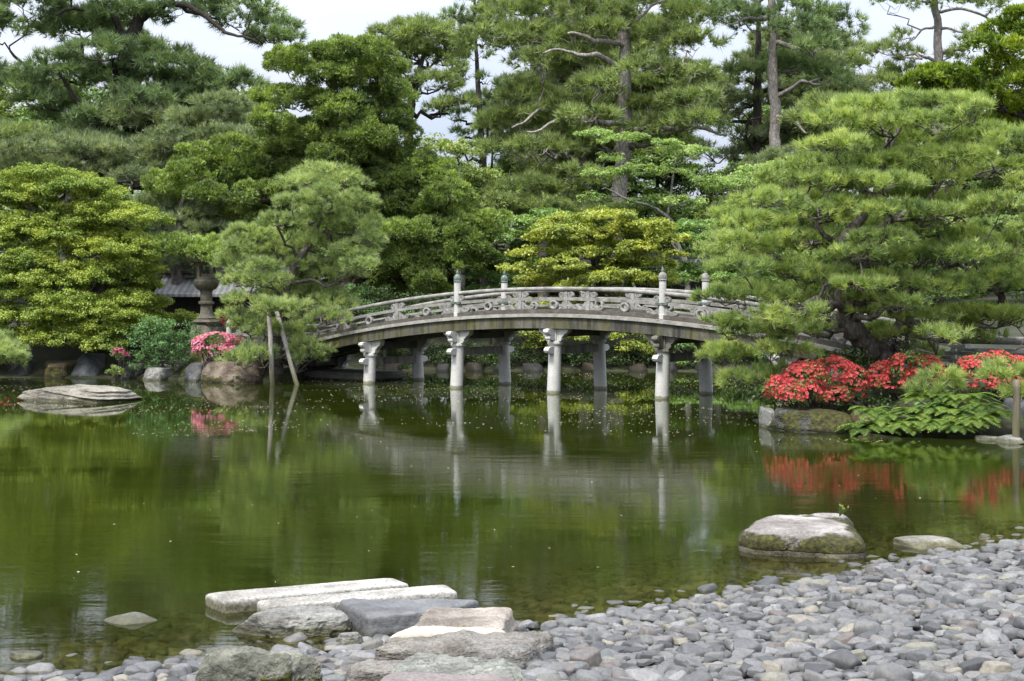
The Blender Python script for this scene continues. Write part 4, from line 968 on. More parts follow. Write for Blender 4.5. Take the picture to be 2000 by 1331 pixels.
# ------------------------------------------------------------------ the large right pine (the nearest tree)
rng = np.random.default_rng(1)
T12 = [(1685, 212, 70, 24), (1770, 205, 80, 24), (1858, 203, 65, 24), (1905, 219, 45, 22), (1640, 240, 60, 26), (1724, 247, 75, 22), (1790, 240, 60, 20), (1855, 243, 65, 22), (1918, 268, 75, 28),
       (1971, 283, 45, 30), (1636, 288, 68, 28), (1583, 325, 60, 26), (1689, 325, 90, 28), (1795, 318, 75, 26), (1865, 308, 70, 24), (1953, 328, 60, 30), (1547, 353, 58, 28), (1636, 357, 75, 28),
       (1724, 364, 85, 30), (1795, 381, 58, 26), (1494, 396, 62, 28), (1565, 399, 66, 28), (1883, 403, 65, 30), (1953, 406, 60, 32), (1459, 438, 52, 26), (1777, 449, 66, 30), (1530, 440, 60, 24),
       (2020, 360, 50, 30), (2040, 440, 50, 40), (1835, 350, 50, 24), (1660, 405, 50, 22),
       (1432, 478, 50, 28), (1500, 486, 62, 26), (1575, 470, 50, 22), (1700, 500, 75, 32), (1800, 505, 78, 34), (1900, 500, 78, 34), (1985, 480, 52, 44), (1445, 528, 62, 30), (1545, 532, 66, 32),
       (1625, 470, 50, 22), (1615, 545, 52, 28), (1408, 584, 42, 24), (1478, 578, 62, 28), (1552, 590, 46, 20), (1402, 640, 44, 30), (1475, 655, 60, 32), (1545, 690, 55, 28), (1435, 700, 46, 30),
       (1498, 738, 50, 30), (1445, 745, 36, 20), (1530, 640, 50, 22), (1745, 556, 75, 30), (1850, 562, 78, 30), (1950, 556, 60, 34), (1800, 622, 60, 24), (1895, 618, 68, 26), (1985, 625, 44, 36),
       (1700, 585, 50, 22), (1880, 470, 60, 26), (1760, 660, 40, 18), (1840, 655, 46, 16), (1930, 660, 44, 18), (2050, 540, 60, 50), (2060, 640, 60, 40), (1590, 640, 36, 16), (1620, 612, 36, 14, -2.0), (1700, 612, 44, 14, -.5), (1560, 650, 44, 18, -1.4), (1720, 470, 60, 20, -1.8), (1660, 500, 50, 18, -1.9), (1600, 420, 50, 18, -1.6), (1780, 690, 40, 12, -.2), (1680, 560, 56, 18, -1.9), (1760, 600, 50, 16, -1.6), (1840, 420, 60, 20, -1.5), (1740, 410, 60, 18, -1.9), (1510, 620, 50, 20, -1.8)]
tr1 = ppx([(1742, 708), (1700, 676, -.2), (1660, 640, -.4), (1648, 600, -.3), (1642, 540), (1640, 480), (1668, 440, .2), (1690, 420, .2), (1712, 375, .1), (1730, 300, .2), (1760, 240, .3)], 28.4)
br1 = ppx([(1648, 605, -.4), (1625, 592, -.8), (1600, 585, -1.0), (1575, 592, -1.1), (1545, 602, -1.2)], 28.4)
br2 = ppx([(1641, 490), (1620, 462, -.4), (1598, 445, -.5), (1590, 410, -.6), (1570, 398, -.8)], 28.4)
br3 = ppx([(1700, 676, .0), (1760, 640, .8), (1752, 590, 1.0), (1748, 560, 1.0), (1720, 540, .9)], 28.4)
br4 = ppx([(1752, 600, 1.0), (1800, 545, .8), (1840, 530, .6), (1880, 520, .2), (1830, 450, .2), (1850, 360, .3)], 28.4)
br5 = ppx([(1640, 500), (1690, 455, -.6), (1740, 440, -.9), (1800, 400, -.6), (1860, 330, 0)], 28.4)
pads = pads_px(T12, 28.3, 1.9, rng, zf=.72)
pads = [(c, r) for c, r in pads]; pads += back_pads(pads, (0, 28.6), rng, .45)
tree('garden_pine', 'big spreading bright green pine whose dark trunk leans up from the red azaleas', 'pine tree',
     [tr1, br1, br2, br3, br4, br5], [[.24, .19, .15, .12, .09, .06, .04], [.08, .06, .04], [.07, .05, .035], [.10, .08, .05], [.06, .05, .03], [.06, .05, .03]],
     pads, F_pineR, M_barkpine, 2, 'pine', rs=.22, area=.36, tufts=7, per=24, L=.16, w=.0135, up=.45, flat=.45, spread=.55, twigs=12, thick=1.1, bend=.2, under=.5)
rng = np.random.default_rng(3)
small = [(1832, 742, 34, 20, 0), (1808, 766, 34, 15, -.1), (1858, 756, 28, 14, .1), (1965, 735, 40, 26, -.2), (1990, 770, 36, 20, -.3)]
tree('low_pine', 'small soft green pine sprig standing between the red azaleas above the ferns', 'pine tree', [ppx([(1835, 790), (1830, 760), (1830, 740)], 25.9)], [[.04, .03, .02]],
     pads_px(small[:3], 25.8, .1, rng), F_pineR, M_barkpine, 4, 'pine', rs=.16, area=.36, tufts=6, per=22, L=.15, w=.012, spread=.55)
tree('low_pine', 'small pine branch with flat needles at the right edge by the support pole', 'pine tree', [ppx([(2040, 800), (2010, 770), (1985, 745)], 24.6)], [[.05, .03, .02]],
     pads_px(small[3:], 24.6, .1, rng), F_pineR, M_barkpine, 5, 'pine', rs=.16, area=.36, tufts=6, per=22, L=.15, w=.012, spread=.55)

# ------------------------------------------------------------------ the small propped pine by the bridge
rng = np.random.default_rng(6)
T5 = [(635, 335, 42, 16), (600, 360, 38, 20), (682, 356, 42, 22), (640, 385, 55, 22), (580, 402, 48, 20), (702, 402, 36, 24), (620, 430, 65, 24), (552, 440, 42, 22), (690, 445, 46, 24),
      (500, 462, 55, 22), (470, 495, 42, 24), (540, 490, 48, 22), (620, 478, 58, 26), (690, 500, 42, 26), (500, 530, 46, 22), (655, 540, 52, 26), (595, 520, 40, 20), (450, 520, 36, 18), (520, 552, 44, 18), (705, 525, 34, 20), (460, 552, 34, 16), (720, 470, 28, 18), (480, 592, 36, 20), (560, 568, 52, 24),
      (622, 580, 52, 26), (655, 600, 34, 22), (490, 632, 42, 22), (560, 622, 46, 22), (640, 625, 42, 18, -1.0), (600, 678, 36, 20, -1.2), (626, 690, 22, 14, -1.2), (490, 695, 46, 18, -1.6), (520, 650, 40, 20, -1), (470, 708, 34, 12, -1.6), (450, 620, 20, 16), (575, 650, 40, 18, -.6), (535, 612, 44, 16, -2.0), (600, 700, 30, 12, -1.2), (560, 600, 40, 14, -1.8), (522, 600, 32, 13, -2.5), (552, 608, 26, 11, -2.0)]
pads = pads_px(T5, 40.9, 1.2, rng); pads += back_pads(pads, (0, 41.0), rng, .35)
tree('propped_pine', 'narrow soft green pine leaning on two grey poles at the left end of the bridge', 'pine tree',
     [ppx([(543, 705), (540, 660), (552, 600, -.2), (560, 560, -.3), (572, 525, -.3), (610, 470), (628, 420), (640, 370), (640, 345)], 41.2), ppx([(560, 560, -.3), (600, 545, -.5), (640, 560, -.6)], 41.2)],
     [[.16, .14, .12, .11, .10, .07, .04, .03], [.07, .05, .03]], pads, F_pineL, M_barkpine, 7, 'pine', rs=.24, area=.34, tufts=7, per=20, L=.18, w=.017, spread=.55, twigs=5, bend=.2, under=.5)
rng = np.random.default_rng(8)
tree('low_pine', 'pale green clipped pine clump hanging over the water at the far left edge', 'pine tree', [ppx([(-60, 740), (-30, 720), (0, 700)], 40)], [[.12, .08, .05]],
     pads_px([(-10, 690, 55, 26, 0), (12, 700, 40, 20, -.2), (-40, 670, 60, 26, .3), (25, 712, 22, 10, -.1)], 39.5, .3, rng), F_pineL, M_barkpine, 9, 'pine', rs=.2, area=.4, tufts=7, per=20, L=.16, w=.015, spread=.55)

# ------------------------------------------------------------------ yellow-green evergreen oak dome on the left bank
rng = np.random.default_rng(10)
def edge_l(y): return float(np.interp(y, [345, 390, 430, 470, 510, 550, 590, 630, 670, 695], [190, 255, 290, 300, 305, 322, 332, 315, 265, 230]))
T1 = []
for i_, yy in enumerate([350, 376, 406, 436, 466, 496, 526, 556, 588, 618, 648, 676]):
    e = edge_l(yy); lo = (60, 10, -60, -130)[i_] if i_ < 4 else -190
    for xx in np.arange(lo, e - 30, 62): 
        rel = (xx - 100) / (e - 60); T1.append((xx + rng.uniform(-14, 14), yy + rng.uniform(-11, 11), rng.uniform(40, 70), rng.uniform(20, 32), -2.3 * math.sqrt(max(0, 1 - rel * rel)) * (.5 + .5 * i_ / 10) + rng.uniform(-.3, .5)))
    T1.append((e - 40, yy + 4, 42, 14, rng.uniform(-.3, .6)))
T1 += [(352, 622, 22, 14, -.2)]
pads = pads_px(T1, 45.2, 1.5, rng); pads += back_pads(pads, (0, 45.4), rng, .4)
tree('evergreen_oak', 'broad yellow-green dome-shaped tree with small leaves on the left bank', 'tree',
     [ppx([(120, 700), (110, 620), (140, 520), (130, 440), (110, 380)], 45.6), ppx([(120, 640), (60, 560), (0, 500)], 45.4), ppx([(120, 640), (190, 560), (250, 500)], 45.0)], [[.30, .25, .18, .1, .05], [.16, .1, .05], [.16, .1, .05]],
     pads, F_yg, M_barkgrey, 11, 'leaf', rs=.26, area=.42, per=150, L=.064, w=.038, flat=.5, level=.35, twigs=3)

# ------------------------------------------------------------------ big clipped juniper in the middle
rng = np.random.default_rng(12)
JU = [(600, 118, 72, 26), (690, 104, 78, 24), (745, 130, 44, 34), (560, 125, 36, 20), (640, 150, 60, 26), (700, 160, 55, 28), (545, 190, 42, 24), (600, 200, 62, 28), (671, 212, 60, 34), (738, 198, 46, 34), (756, 228, 46, 36), (770, 180, 24, 30),
      (530, 235, 40, 26), (620, 258, 72, 32), (705, 268, 66, 38), (775, 268, 40, 38), (560, 280, 60, 30), (660, 305, 66, 32), (735, 305, 56, 34), (795, 315, 52, 34), (840, 330, 42, 26),
      (388, 306, 46, 24), (362, 332, 40, 20), (455, 284, 38, 20), (430, 318, 46, 24), (519, 308, 54, 26), (318, 361, 32, 22), (356, 376, 44, 24), (413, 380, 40, 22), (466, 368, 42, 26), (512, 382, 48, 26), (480, 330, 50, 24), (590, 335, 50, 26),
      (756, 355, 66, 28), (827, 355, 62, 28), (880, 383, 46, 28), (784, 398, 66, 26), (862, 412, 66, 26), (950, 436, 44, 22), (912, 448, 44, 26), (774, 456, 66, 24), (905, 480, 46, 32), (850, 450, 50, 24),
      (820, 508, 60, 34), (742, 482, 56, 28), (845, 548, 46, 26), (880, 520, 40, 30), (780, 530, 60, 26), (930, 465, 40, 22), (705, 520, 50, 30), (860, 575, 36, 16), (740, 570, 50, 18)]
JD = [(420, 425, 70, 26), (490, 440, 60, 26), (380, 490, 62, 22), (405, 496, 46, 8, -7.3), (370, 486, 46, 14, -6.9), (440, 484, 40, 16, -6.8), (330, 480, 40, 14, -6.5), (440, 480, 60, 24), (350, 500, 40, 18), (560, 440, 60, 30), (600, 400, 70, 36), (690, 400, 70, 40), (700, 350, 70, 40), (640, 470, 60, 40), (540, 500, 50, 26)]
pads = pads_px(JU, 49.5, 1.3, rng, thick=.85) + pads_px(JD, 50.6, .8, rng); pads += back_pads(pads, (0, 50.2), rng, .3)
tree('clipped_juniper', 'tall dense bright green juniper trimmed into rounded clouds in the middle of the picture', 'juniper',
     [ppx([(655, 605), (662, 570), (690, 540), (740, 470), (740, 400), (700, 320), (690, 220), (680, 130)], 50.3), ppx([(690, 540), (640, 470), (560, 400), (470, 380), (380, 360)], 50.2), ppx([(740, 470), (800, 440), (870, 430), (930, 445)], 50.0), ppx([(665, 560), (720, 555), (800, 540), (860, 520)], 49.8)],
     [[.42, .36, .3, .25, .2, .15, .08], [.25, .18, .12, .06], [.18, .12, .06], [.2, .14, .06]],
     pads, F_jun, M_barkdark, 13, 'juniper', rs=.28, area=.40, per=95, L=.105, w=.038, hang=.7, twigs=3, under=.4)

# ------------------------------------------------------------------ pines behind
FP = dict(rs=.52, area=.38, tufts=10, per=16, L=.34, w=.034, spread=.6, up=.3, flat=.45, s=1.6, twigs=4, bend=.16, under=.3)
rng = np.random.default_rng(20)
GAPS = [(1405, 95, 40, 50), (1352, 372, 16, 24), (850, 255, 60, 50), (905, 300, 40, 40), (800, 10, 130, 40), (870, 20, 50, 40), (650, 30, 120, 70), (70, 108, 45, 14), (185, 143, 50, 14), (1725, 50, 50, 60), (1440, 195, 16, 12), (1345, 70, 16, 22), (1395, 275, 26, 10)]
def far_pine(label, pts, rad, lst, Y, depth, fmat, bmat, seed, zf=1.0, extra=None, **k):
    if seed > 500: lst = [q for q in lst if not any(((q[0] - g_[0]) / (g_[2] + q[2] * .75)) ** 2 + ((q[1] - g_[1]) / (g_[3] + q[3] * .75)) ** 2 < 1 for g_ in GAPS)]
    rng = np.random.default_rng(seed); pads = pads_px(lst, Y, depth, rng, jit=5); pads += back_pads(pads, (0, Y), rng, k.pop('back', .35))
    kw = dict(FP); kw.update(k)
    tr = [ppx(pts, Y)]; rd = [rad]
    for e, r in (extra or []): tr.append(ppx(e, Y)); rd.append(r)
    return tree('tall_pine', label, 'pine tree', tr, rd, pads, fmat, bmat, seed + 1, 'pine', **kw)
T2 = [(-60, 40, 80, 34), (60, 30, 80, 32), (150, 60, 88, 36), (230, 30, 68, 28), (40, 170, 70, 36), (-50, 160, 80, 40), (120, 140, 78, 36), (200, 110, 78, 34), (250, 150, 88, 38), (330, 140, 78, 32), (300, 100, 55, 26), (400, 152, 68, 28), (468, 165, 46, 22), (380, 185, 60, 26),
      (520, 68, 42, 16), (468, 40, 46, 16), (485, 12, 50, 18), (420, 5, 46, 14), (540, 78, 24, 12), (340, 18, 50, 16), (100, 205, 70, 28), (300, 205, 88, 32), (400, 208, 66, 28), (480, 205, 40, 24), (200, 240, 78, 32), (330, 245, 88, 34), (150, 280, 78, 34), (60, 300, 80, 30),
      (250, 300, 84, 30), (390, 270, 66, 30), (440, 240, 56, 26), (200, 330, 80, 24), (-40, 260, 70, 30), (10, 330, 70, 30), (320, 320, 70, 30), (0, -60, 90, 40), (120, -60, 90, 40), (240, -80, 90, 40), (350, -70, 80, 34), (440, -50, 70, 26), (180, -150, 90, 40), (300, -160, 80, 36)]
far_pine('huge dark pine at the upper left, a long bare limb reaching right', [(195, 420), (205, 350), (200, 280), (232, 170), (262, 70), (280, -20), (290, -140)], [.46, .42, .38, .34, .28, .2, .08], T2, 60, 2.6, F_pineFar, M_barkdark, 22,
         extra=[([(262, 90), (210, 20, -.5), (160, 15, -1), (110, 30, -1.5)], [.16, .1, .05]), ([(270, 40), (320, 0, -.6), (372, 18, -1), (420, 45, -1.2), (450, 68, -1.4), (505, 85, -1.5)], [.17, .13, .10, .07, .04]), ([(235, 160), (170, 125), (90, 150), (20, 100)], [.18, .12, .05]), ([(205, 300), (150, 190, -1), (100, 130, -1.4)], [.16, .1, .05])])
T6 = [(780, 78, 52, 26), (830, 72, 56, 30), (745, 95, 30, 18), (885, 98, 42, 24), (862, 124, 56, 28), (800, 112, 46, 26), (905, 142, 36, 20), (842, 178, 54, 20), (890, 196, 34, 16), (790, 150, 26, 14), (860, 60, 30, 14)]
far_pine('olive pine with a round spiky top rising behind the clipped juniper', [(795, 330), (800, 220), (812, 160), (828, 110), (832, 75)], [.24, .2, .16, .1, .05], T6, 66, 1.4, F_pineOlive, M_barkdark, 24)
T7 = [(898, 25, 26, 10), (925, 48, 26, 12), (955, 30, 26, 14), (915, 75, 22, 10), (948, 85, 24, 14), (890, 238, 28, 16), (905, 270, 26, 14), (892, 300, 18, 10), (915, 205, 24, 14), (960, 225, 20, 14), (930, 120, 22, 14), (955, 160, 20, 14), (925, -10, 26, 12), (945, -50, 24, 14)]
far_pine('thin dark conifer with a bare forked stem standing in the sky gap', [(946, 400), (943, 325), (935, 200), (927, 60), (925, -80)], [.22, .19, .14, .08, .03], T7, 69, .8, F_pineFar, M_barkdark, 26, rs=.4, area=.2, tufts=9, extra=[([(944, 310), (953, 260), (956, 210)], [.1, .06, .03])])
T8 = [(1010, -60), (1100, -70), (1200, -60), (1290, -70), (1370, -60), (1000, 28), (1085, 18), (1165, 28), (1250, 16), (1330, 26), (965, 78), (1045, 70), (1115, 82), (1185, 62), (1290, 78), (1355, 90), (985, 128), (1055, 132), (1130, 125), (1275, 140), (1350, 152),
      (960, 185), (1040, 192), (1112, 205), (1000, 238), (1080, 245), (1150, 222), (1180, 170), (1275, 205), (1345, 200), (1000, 290), (1062, 302), (1120, 272), (1175, 285), (1290, 250), (1365, 225), (980, 330), (1050, 345), (1100, -150), (1250, -160), (1350, -140)]
L8 = [(x, y) for x, y in T8 if x < 1170]; R8 = [(x, y) for x, y in T8 if x >= 1130]
far_pine('tall pine with a slender grey trunk and green layers left of the thickest trunk', [(1142, 430), (1136, 330), (1130, 200), (1118, 60), (1112, -60), (1105, -150)], [.24, .22, .2, .17, .12, .05], [(x, y, 62, 24) for x, y in L8 if not (x < 990 and y > 120)], 60, 2.4, F_pineOlive, M_barkred, 28, back=.3,
         extra=[([(1128, 230), (1060, 215, -1), (1000, 250, -1.5)], [.12, .08, .04]), ([(1120, 110), (1060, 80, 1), (990, 60, 1)], [.12, .08, .04]), ([(1134, 310), (1080, 300, .5), (1050, 285, 1)], [.1, .07, .04])])
far_pine('tall pine with the thickest pale grey trunk, long bare limbs to both sides', [(1203, 440), (1214, 330), (1222, 250), (1218, 120), (1220, 20), (1215, -80), (1212, -170)], [.34, .31, .28, .26, .2, .14, .05], [(x, y, 60, 23) for x, y in R8], 58, 2.4, F_pineOlive, M_barkred, 30, back=.3,
         extra=[([(1218, 132), (1170, 112, -1), (1110, 98, -1.4), (1060, 105, -1.6)], [.15, .11, .06, .04]), ([(1218, 92), (1160, 75, -1), (1110, 66, -1.4)], [.13, .1, .05]), ([(1222, 130), (1260, 108, -.8), (1330, 125, -1.2), (1380, 145, -1.4)], [.15, .11, .07, .04]),
                ([(1222, 255), (1290, 245, -.6), (1350, 252, -1), (1420, 262, -1.2)], [.16, .12, .09, .05]), ([(1220, 245), (1150, 230, -.6), (1080, 240, -1), (1030, 258, -1.2)], [.14, .11, .07, .04]), ([(1218, 60), (1260, 20, -.4), (1300, 0, -.6)], [.1, .07, .04])])
T9 = [(1350, 28, 58, 24), (1445, 34, 44, 20), (1480, 62, 50, 24), (1565, 28, 60, 26), (1622, 44, 46, 26), (1645, 78, 26, 16), (1592, 92, 50, 26), (1560, 142, 56, 26), (1620, 150, 46, 24), (1555, 60, 50, 26)]
far_pine('dark blue-green pine with a straight pinkish grey trunk right of the sky gap', [(1512, 330), (1513, 240), (1510, 140), (1509, 20), (1506, -80), (1500, -170)], [.26, .24, .22, .18, .13, .05], T9 + [(1440, -50, 70, 30), (1540, -60, 70, 30), (1500, -130, 70, 30), (1600, -20, 50, 24)], 63, 2.2, F_pineFar, M_barkred, 32,
         extra=[([(1512, 85), (1560, 92, -.8), (1585, 110, -1.2)], [.12, .09, .05]), ([(1512, 195), (1560, 160, -.8), (1600, 165, -1.2)], [.12, .08, .04]), ([(1510, 225), (1550, 230, -.8), (1575, 262, -1.2)], [.1, .08, .05]), ([(1508, 33), (1470, 35, -.8), (1430, 48, -1.1)], [.12, .08, .04])])
T9b = [(1402, 172, 44, 22), (1452, 150, 40, 24), (1450, 195, 44, 22), (1580, 185, 50, 24), (1650, 182, 44, 22), (1410, 235, 46, 22), (1442, 262, 40, 18), (1592, 232, 50, 22), (1645, 222, 40, 20), (1380, 215, 40, 20), (1350, 290, 40, 20), (1540, 250, 44, 20), (1620, 262, 40, 18), (1500, 290, 50, 20), (1450, 310, 50, 20)]
far_pine('bluish pine with a dark crooked trunk just left of the straight pinkish one', [(1476, 360), (1476, 290), (1480, 180), (1482, 60), (1485, -60)], [.24, .22, .18, .12, .05], T9b, 66, 1.8, F_pineBlue, M_barkdark, 34, extra=[([(1478, 300), (1455, 270, -.5), (1462, 240, -.8), (1490, 225, -1)], [.08, .06, .03])])
T10 = [(1740, 10, 50, 10), (1790, -10, 50, 14), (1870, 15, 50, 12), (1935, 10, 46, 14), (1748, 92, 36, 18), (1722, 104, 34, 12), (1782, 112, 38, 16), (1765, 76, 30, 10), (1855, 108, 26, 14), (1905, 80, 44, 26), (1880, 110, 30, 16), (1700, 140, 46, 20), (1765, 155, 50, 18), (1720, 170, 50, 20), (1850, -60, 70, 26), (1760, -70, 60, 24), (1680, 200, 40, 20)]
far_pine('thin-crowned grey-trunked pine against open sky at the upper right', [(1832, 300), (1834, 130), (1828, 30), (1824, -60), (1820, -110)], [.24, .22, .18, .12, .05], T10, 68, 1.6, F_pineOlive, M_barkred, 36, area=.24, back=.1, tufts=9,
         extra=[([(1830, 50), (1800, 60, -.5), (1775, 85, -.8)], [.07, .05, .03]), ([(1832, 55), (1880, 62, -.5), (1930, 60, -.7)], [.08, .05, .03]), ([(1828, 20), (1870, 18, -.5), (1930, 35, -.8), (1960, 40, -1)], [.08, .06, .03])])
def fill_pine(label, cx, cy, rx, ry, Y, base, fmat, bmat, seed, n_=30, **k):
    r_ = np.random.default_rng(seed); lst = []
    for q in range(n_):
        a_ = r_.uniform(0, 6.28); q_ = math.sqrt(r_.random()); lst.append((cx + rx * q_ * math.cos(a_), cy + ry * q_ * math.sin(a_), r_.uniform(44, 66), r_.uniform(15, 24)))
    return far_pine(label, [(cx + 8, base), (cx + 4, (base + cy) / 2), (cx, cy), (cx - 4, cy - ry * .8)], [.24, .21, .16, .05], lst, Y, 2.0, fmat, bmat, seed + 3, **k)
fill_pine('hazy grey-green pine behind the slender trunk at top centre', 1040, 120, 90, 210, 73, 430, F_pineBlue, M_barkred, 501, 34)
fill_pine('olive pine behind and right of the thickest trunk', 1300, 110, 90, 200, 73, 430, F_pineOlive, M_barkred, 503, 34)
fill_pine('soft green pine far behind, filling between the two tall central trunks', 1170, 200, 90, 160, 76, 430, F_pineBlue, M_barkred, 505, 30)
fill_pine('dim pine behind the straight pinkish trunk', 1560, 170, 90, 110, 75, 430, F_pineBlue, M_barkdark, 507, 26)
fill_pine('grey-green pine whose low crown shows right of the pinkish trunk', 1680, 250, 70, 70, 60, 430, F_pineOlive, M_barkdark, 509, 18)
fill_pine('pale grey-green pine behind the left dome and the dark pine', 330, 290, 150, 70, 58, 470, F_pineBlue, M_barkdark, 513, 26)
fill_pine('pale olive pine behind the far left of the bank', 60, 330, 130, 60, 57, 470, F_pineOlive, M_barkdark, 515, 20)
MP = dict(rs=.40, area=.38, tufts=9, per=16, L=.25, w=.026, spread=.6, s=1.3)
rng = np.random.default_rng(40)
def mid_pine(label, pts, rad, lst, Y, fmat, seed, **k):
    rng = np.random.default_rng(seed); pads = pads_px(lst, Y, 1.6, rng); pads += back_pads(pads, (0, Y), rng, .4)
    kw = dict(FP); kw.update(MP); kw.update(k); return tree('garden_pine', label, 'pine tree', [ppx(pts, Y)], [rad], pads, fmat, M_barkpine, seed + 1, 'pine', **kw)
mid_pine('grey-green layered pine between the yellow-green dome and the juniper', [(345, 560), (345, 460), (350, 420), (360, 380)], [.2, .17, .12, .05], [(330, 402, 50, 20), (365, 425, 56, 20), (318, 440, 40, 18), (405, 455, 50, 18), (340, 470, 44, 18), (300, 490, 40, 18), (430, 500, 44, 16), (370, 520, 44, 14), (300, 400, 34, 16), (330, 535, 30, 12), (400, 530, 30, 10)], 48.8, F_pineBlue, 41)
mid_pine('grey-green pine whose layers rise left of the juniper top', [(440, 420), (445, 330), (430, 250)], [.22, .18, .08], [(430, 205, 50, 20), (465, 235, 48, 22), (400, 235, 56, 22), (340, 270, 56, 22), (420, 270, 60, 22), (480, 265, 30, 18), (370, 300, 50, 22), (310, 300, 50, 22), (260, 330, 60, 22), (330, 335, 50, 20), (440, 300, 50, 18)], 55, F_pineBlue, 43)
mid_pine('low olive pine hedge behind the maples right of the juniper', [(1060, 470), (1060, 420), (1050, 370)], [.22, .18, .08], [(985, 375, 50, 20), (1040, 365, 54, 20), (1095, 375, 50, 20), (1140, 400, 44, 20), (1010, 405, 60, 20), (1075, 410, 60, 20), (960, 400, 40, 18), (1180, 420, 40, 18), (1160, 360, 44, 20), (1120, 340, 44, 18)], 57, F_pineOlive, 45)
mid_pine('olive pine filling the gap below the straight pinkish trunk', [(1500, 420), (1500, 360), (1490, 310)], [.2, .16, .06], [(1470, 335, 44, 20), (1510, 320, 50, 22), (1555, 310, 44, 20), (1480, 368, 50, 22), (1540, 350, 44, 22), (1440, 400, 40, 18)], 57, F_pineBlue, 47)
mid_pine('dim grey-green pine low behind the left pine trunk', [(130, 420), (150, 360), (160, 300)], [.22, .18, .08], [(60, 330, 60, 22), (130, 320, 60, 24), (200, 345, 60, 22), (20, 300, 60, 24), (100, 290, 60, 22), (180, 300, 60, 22), (40, 370, 60, 20), (260, 355, 50, 20)], 54, F_pineBlue, 49)
# yellow-green fir at the upper right
rng = np.random.default_rng(50)
T11 = [(1995, 35, 42, 20), (1958, 62, 40, 20), (1925, 92, 36, 18), (1985, 100, 44, 20), (1950, 128, 40, 20), (2020, 150, 50, 24), (1800, 160, 46, 14), (1775, 182, 26, 10), (1860, 150, 54, 15), (1845, 175, 44, 14), (1918, 158, 48, 18), (1980, 170, 44, 20), (1940, 195, 46, 20), (1995, 215, 44, 22), (1970, 250, 40, 22), (2000, 295, 40, 24), (1890, 185, 40, 16), (2040, 60, 50, 26), (2040, 250, 50, 30)]
pads = pads_px(T11, 37, 1.3, rng); pads += back_pads(pads, (0, 38), rng, .5)
tree('fir_tree', 'fir with bright yellow-green shoots at the upper right corner', 'fir tree', [ppx([(2030, 700), (2030, 400), (2025, 200), (2020, 0)], 37.6), ppx([(2028, 250), (1950, 195), (1860, 165), (1790, 165)], 37.3)], [[.28, .22, .15, .05], [.09, .06, .03]],
     pads, F_fir, M_barkdark, 51, 'juniper', rs=.16, area=.36, per=20, L=.13, w=.05, hang=.5, twigs=4)

# ------------------------------------------------------------------ maples and broadleaves
def maple(name, label, lst, Y, pts, rad, fmat, seed, bmat=None, depth=1.3, extra=None, back=.4, **k):
    rng = np.random.default_rng(seed); lst = [(q[0], q[1], q[2], q[3] * 1.25) + tuple(q[4:]) for q in lst]; pads = pads_px(lst, Y, depth, rng, jit=7); pads += back_pads(pads, (0, Y), rng, back)
    kw = dict(rs=.30, area=.36, per=75, L=.11, w=.055, flat=.4, level=.5, droop=.3, twigs=3, thick=.9, bend=.12); kw.update(k)
    tr = [ppx(pts, Y)]; rd = [rad]
    for e, r in (extra or []): tr.append(ppx(e, Y)); rd.append(r)
    return tree(name, label, 'maple' if 'maple' in name else 'tree', tr, rd, pads, fmat, bmat or M_barkgrey, seed + 1, 'leaf', **kw)
maple('yellow_maple', 'bright yellow maple in layered sprays behind the middle of the bridge', [(1080, 450, 46, 15), (1110, 436, 46, 15), (1150, 428, 46, 15), (1190, 426, 48, 15), (1225, 434, 46, 15), (1160, 455, 60, 18), (1095, 468, 60, 18), (1230, 462, 60, 18), (1140, 545, 70, 18), (1070, 540, 60, 18), (1220, 548, 60, 18), (1260, 442, 46, 15), (1308, 468, 36, 14), (1060, 488, 50, 16), (1122, 478, 50, 16), (1190, 478, 50, 16), (1250, 492, 48, 15),
      (1030, 528, 46, 15), (1100, 522, 50, 16), (1162, 532, 50, 16), (1230, 528, 50, 16), (1284, 520, 40, 14), (1058, 556, 48, 14), (1130, 562, 50, 14), (1290, 556, 34, 12), (1205, 566, 46, 14), (1320, 500, 26, 12), (1150, 505, 60, 16), (1220, 510, 50, 14), (1090, 590, 50, 14), (1180, 600, 50, 14), (1040, 600, 40, 12)],
      47.6, [(1160, 725), (1165, 660), (1170, 580), (1165, 500)], [.16, .13, .1, .05], F_yellow, 60, M_barkdark)
maple('yellow_maple', 'low yellow-green maple boughs seen beneath the bridge deck', [(1060, 652, 34, 14), (1025, 655, 28, 12), (1085, 672, 32, 12), (1140, 662, 36, 10), (1180, 660, 30, 9), (1232, 658, 32, 13), (1260, 668, 28, 12), (1215, 675, 24, 10), (1050, 680, 26, 10)],
      46.9, [(1235, 735), (1238, 705), (1236, 675)], [.07, .05, .03], F_yellow, 62, M_barkdark, depth=.4, back=.2, extra=[([(1075, 735), (1070, 700), (1060, 670)], [.06, .05, .03])])
maple('green_maple', 'fresh green maple with fine layered leaves between the juniper and the yellow maple', [(965, 440, 40, 13), (1015, 428, 42, 13), (1062, 425, 34, 12), (955, 475, 42, 14), (1010, 465, 46, 14), (1055, 455, 34, 12), (945, 510, 42, 14), (1000, 505, 46, 14), (950, 545, 44, 14), (1000, 540, 42, 12), (1100, 420, 34, 12), (930, 560, 34, 12)],
      52, [(985, 640), (985, 560), (990, 490), (1000, 430)], [.14, .12, .08, .04], F_green, 64, depth=1.2)
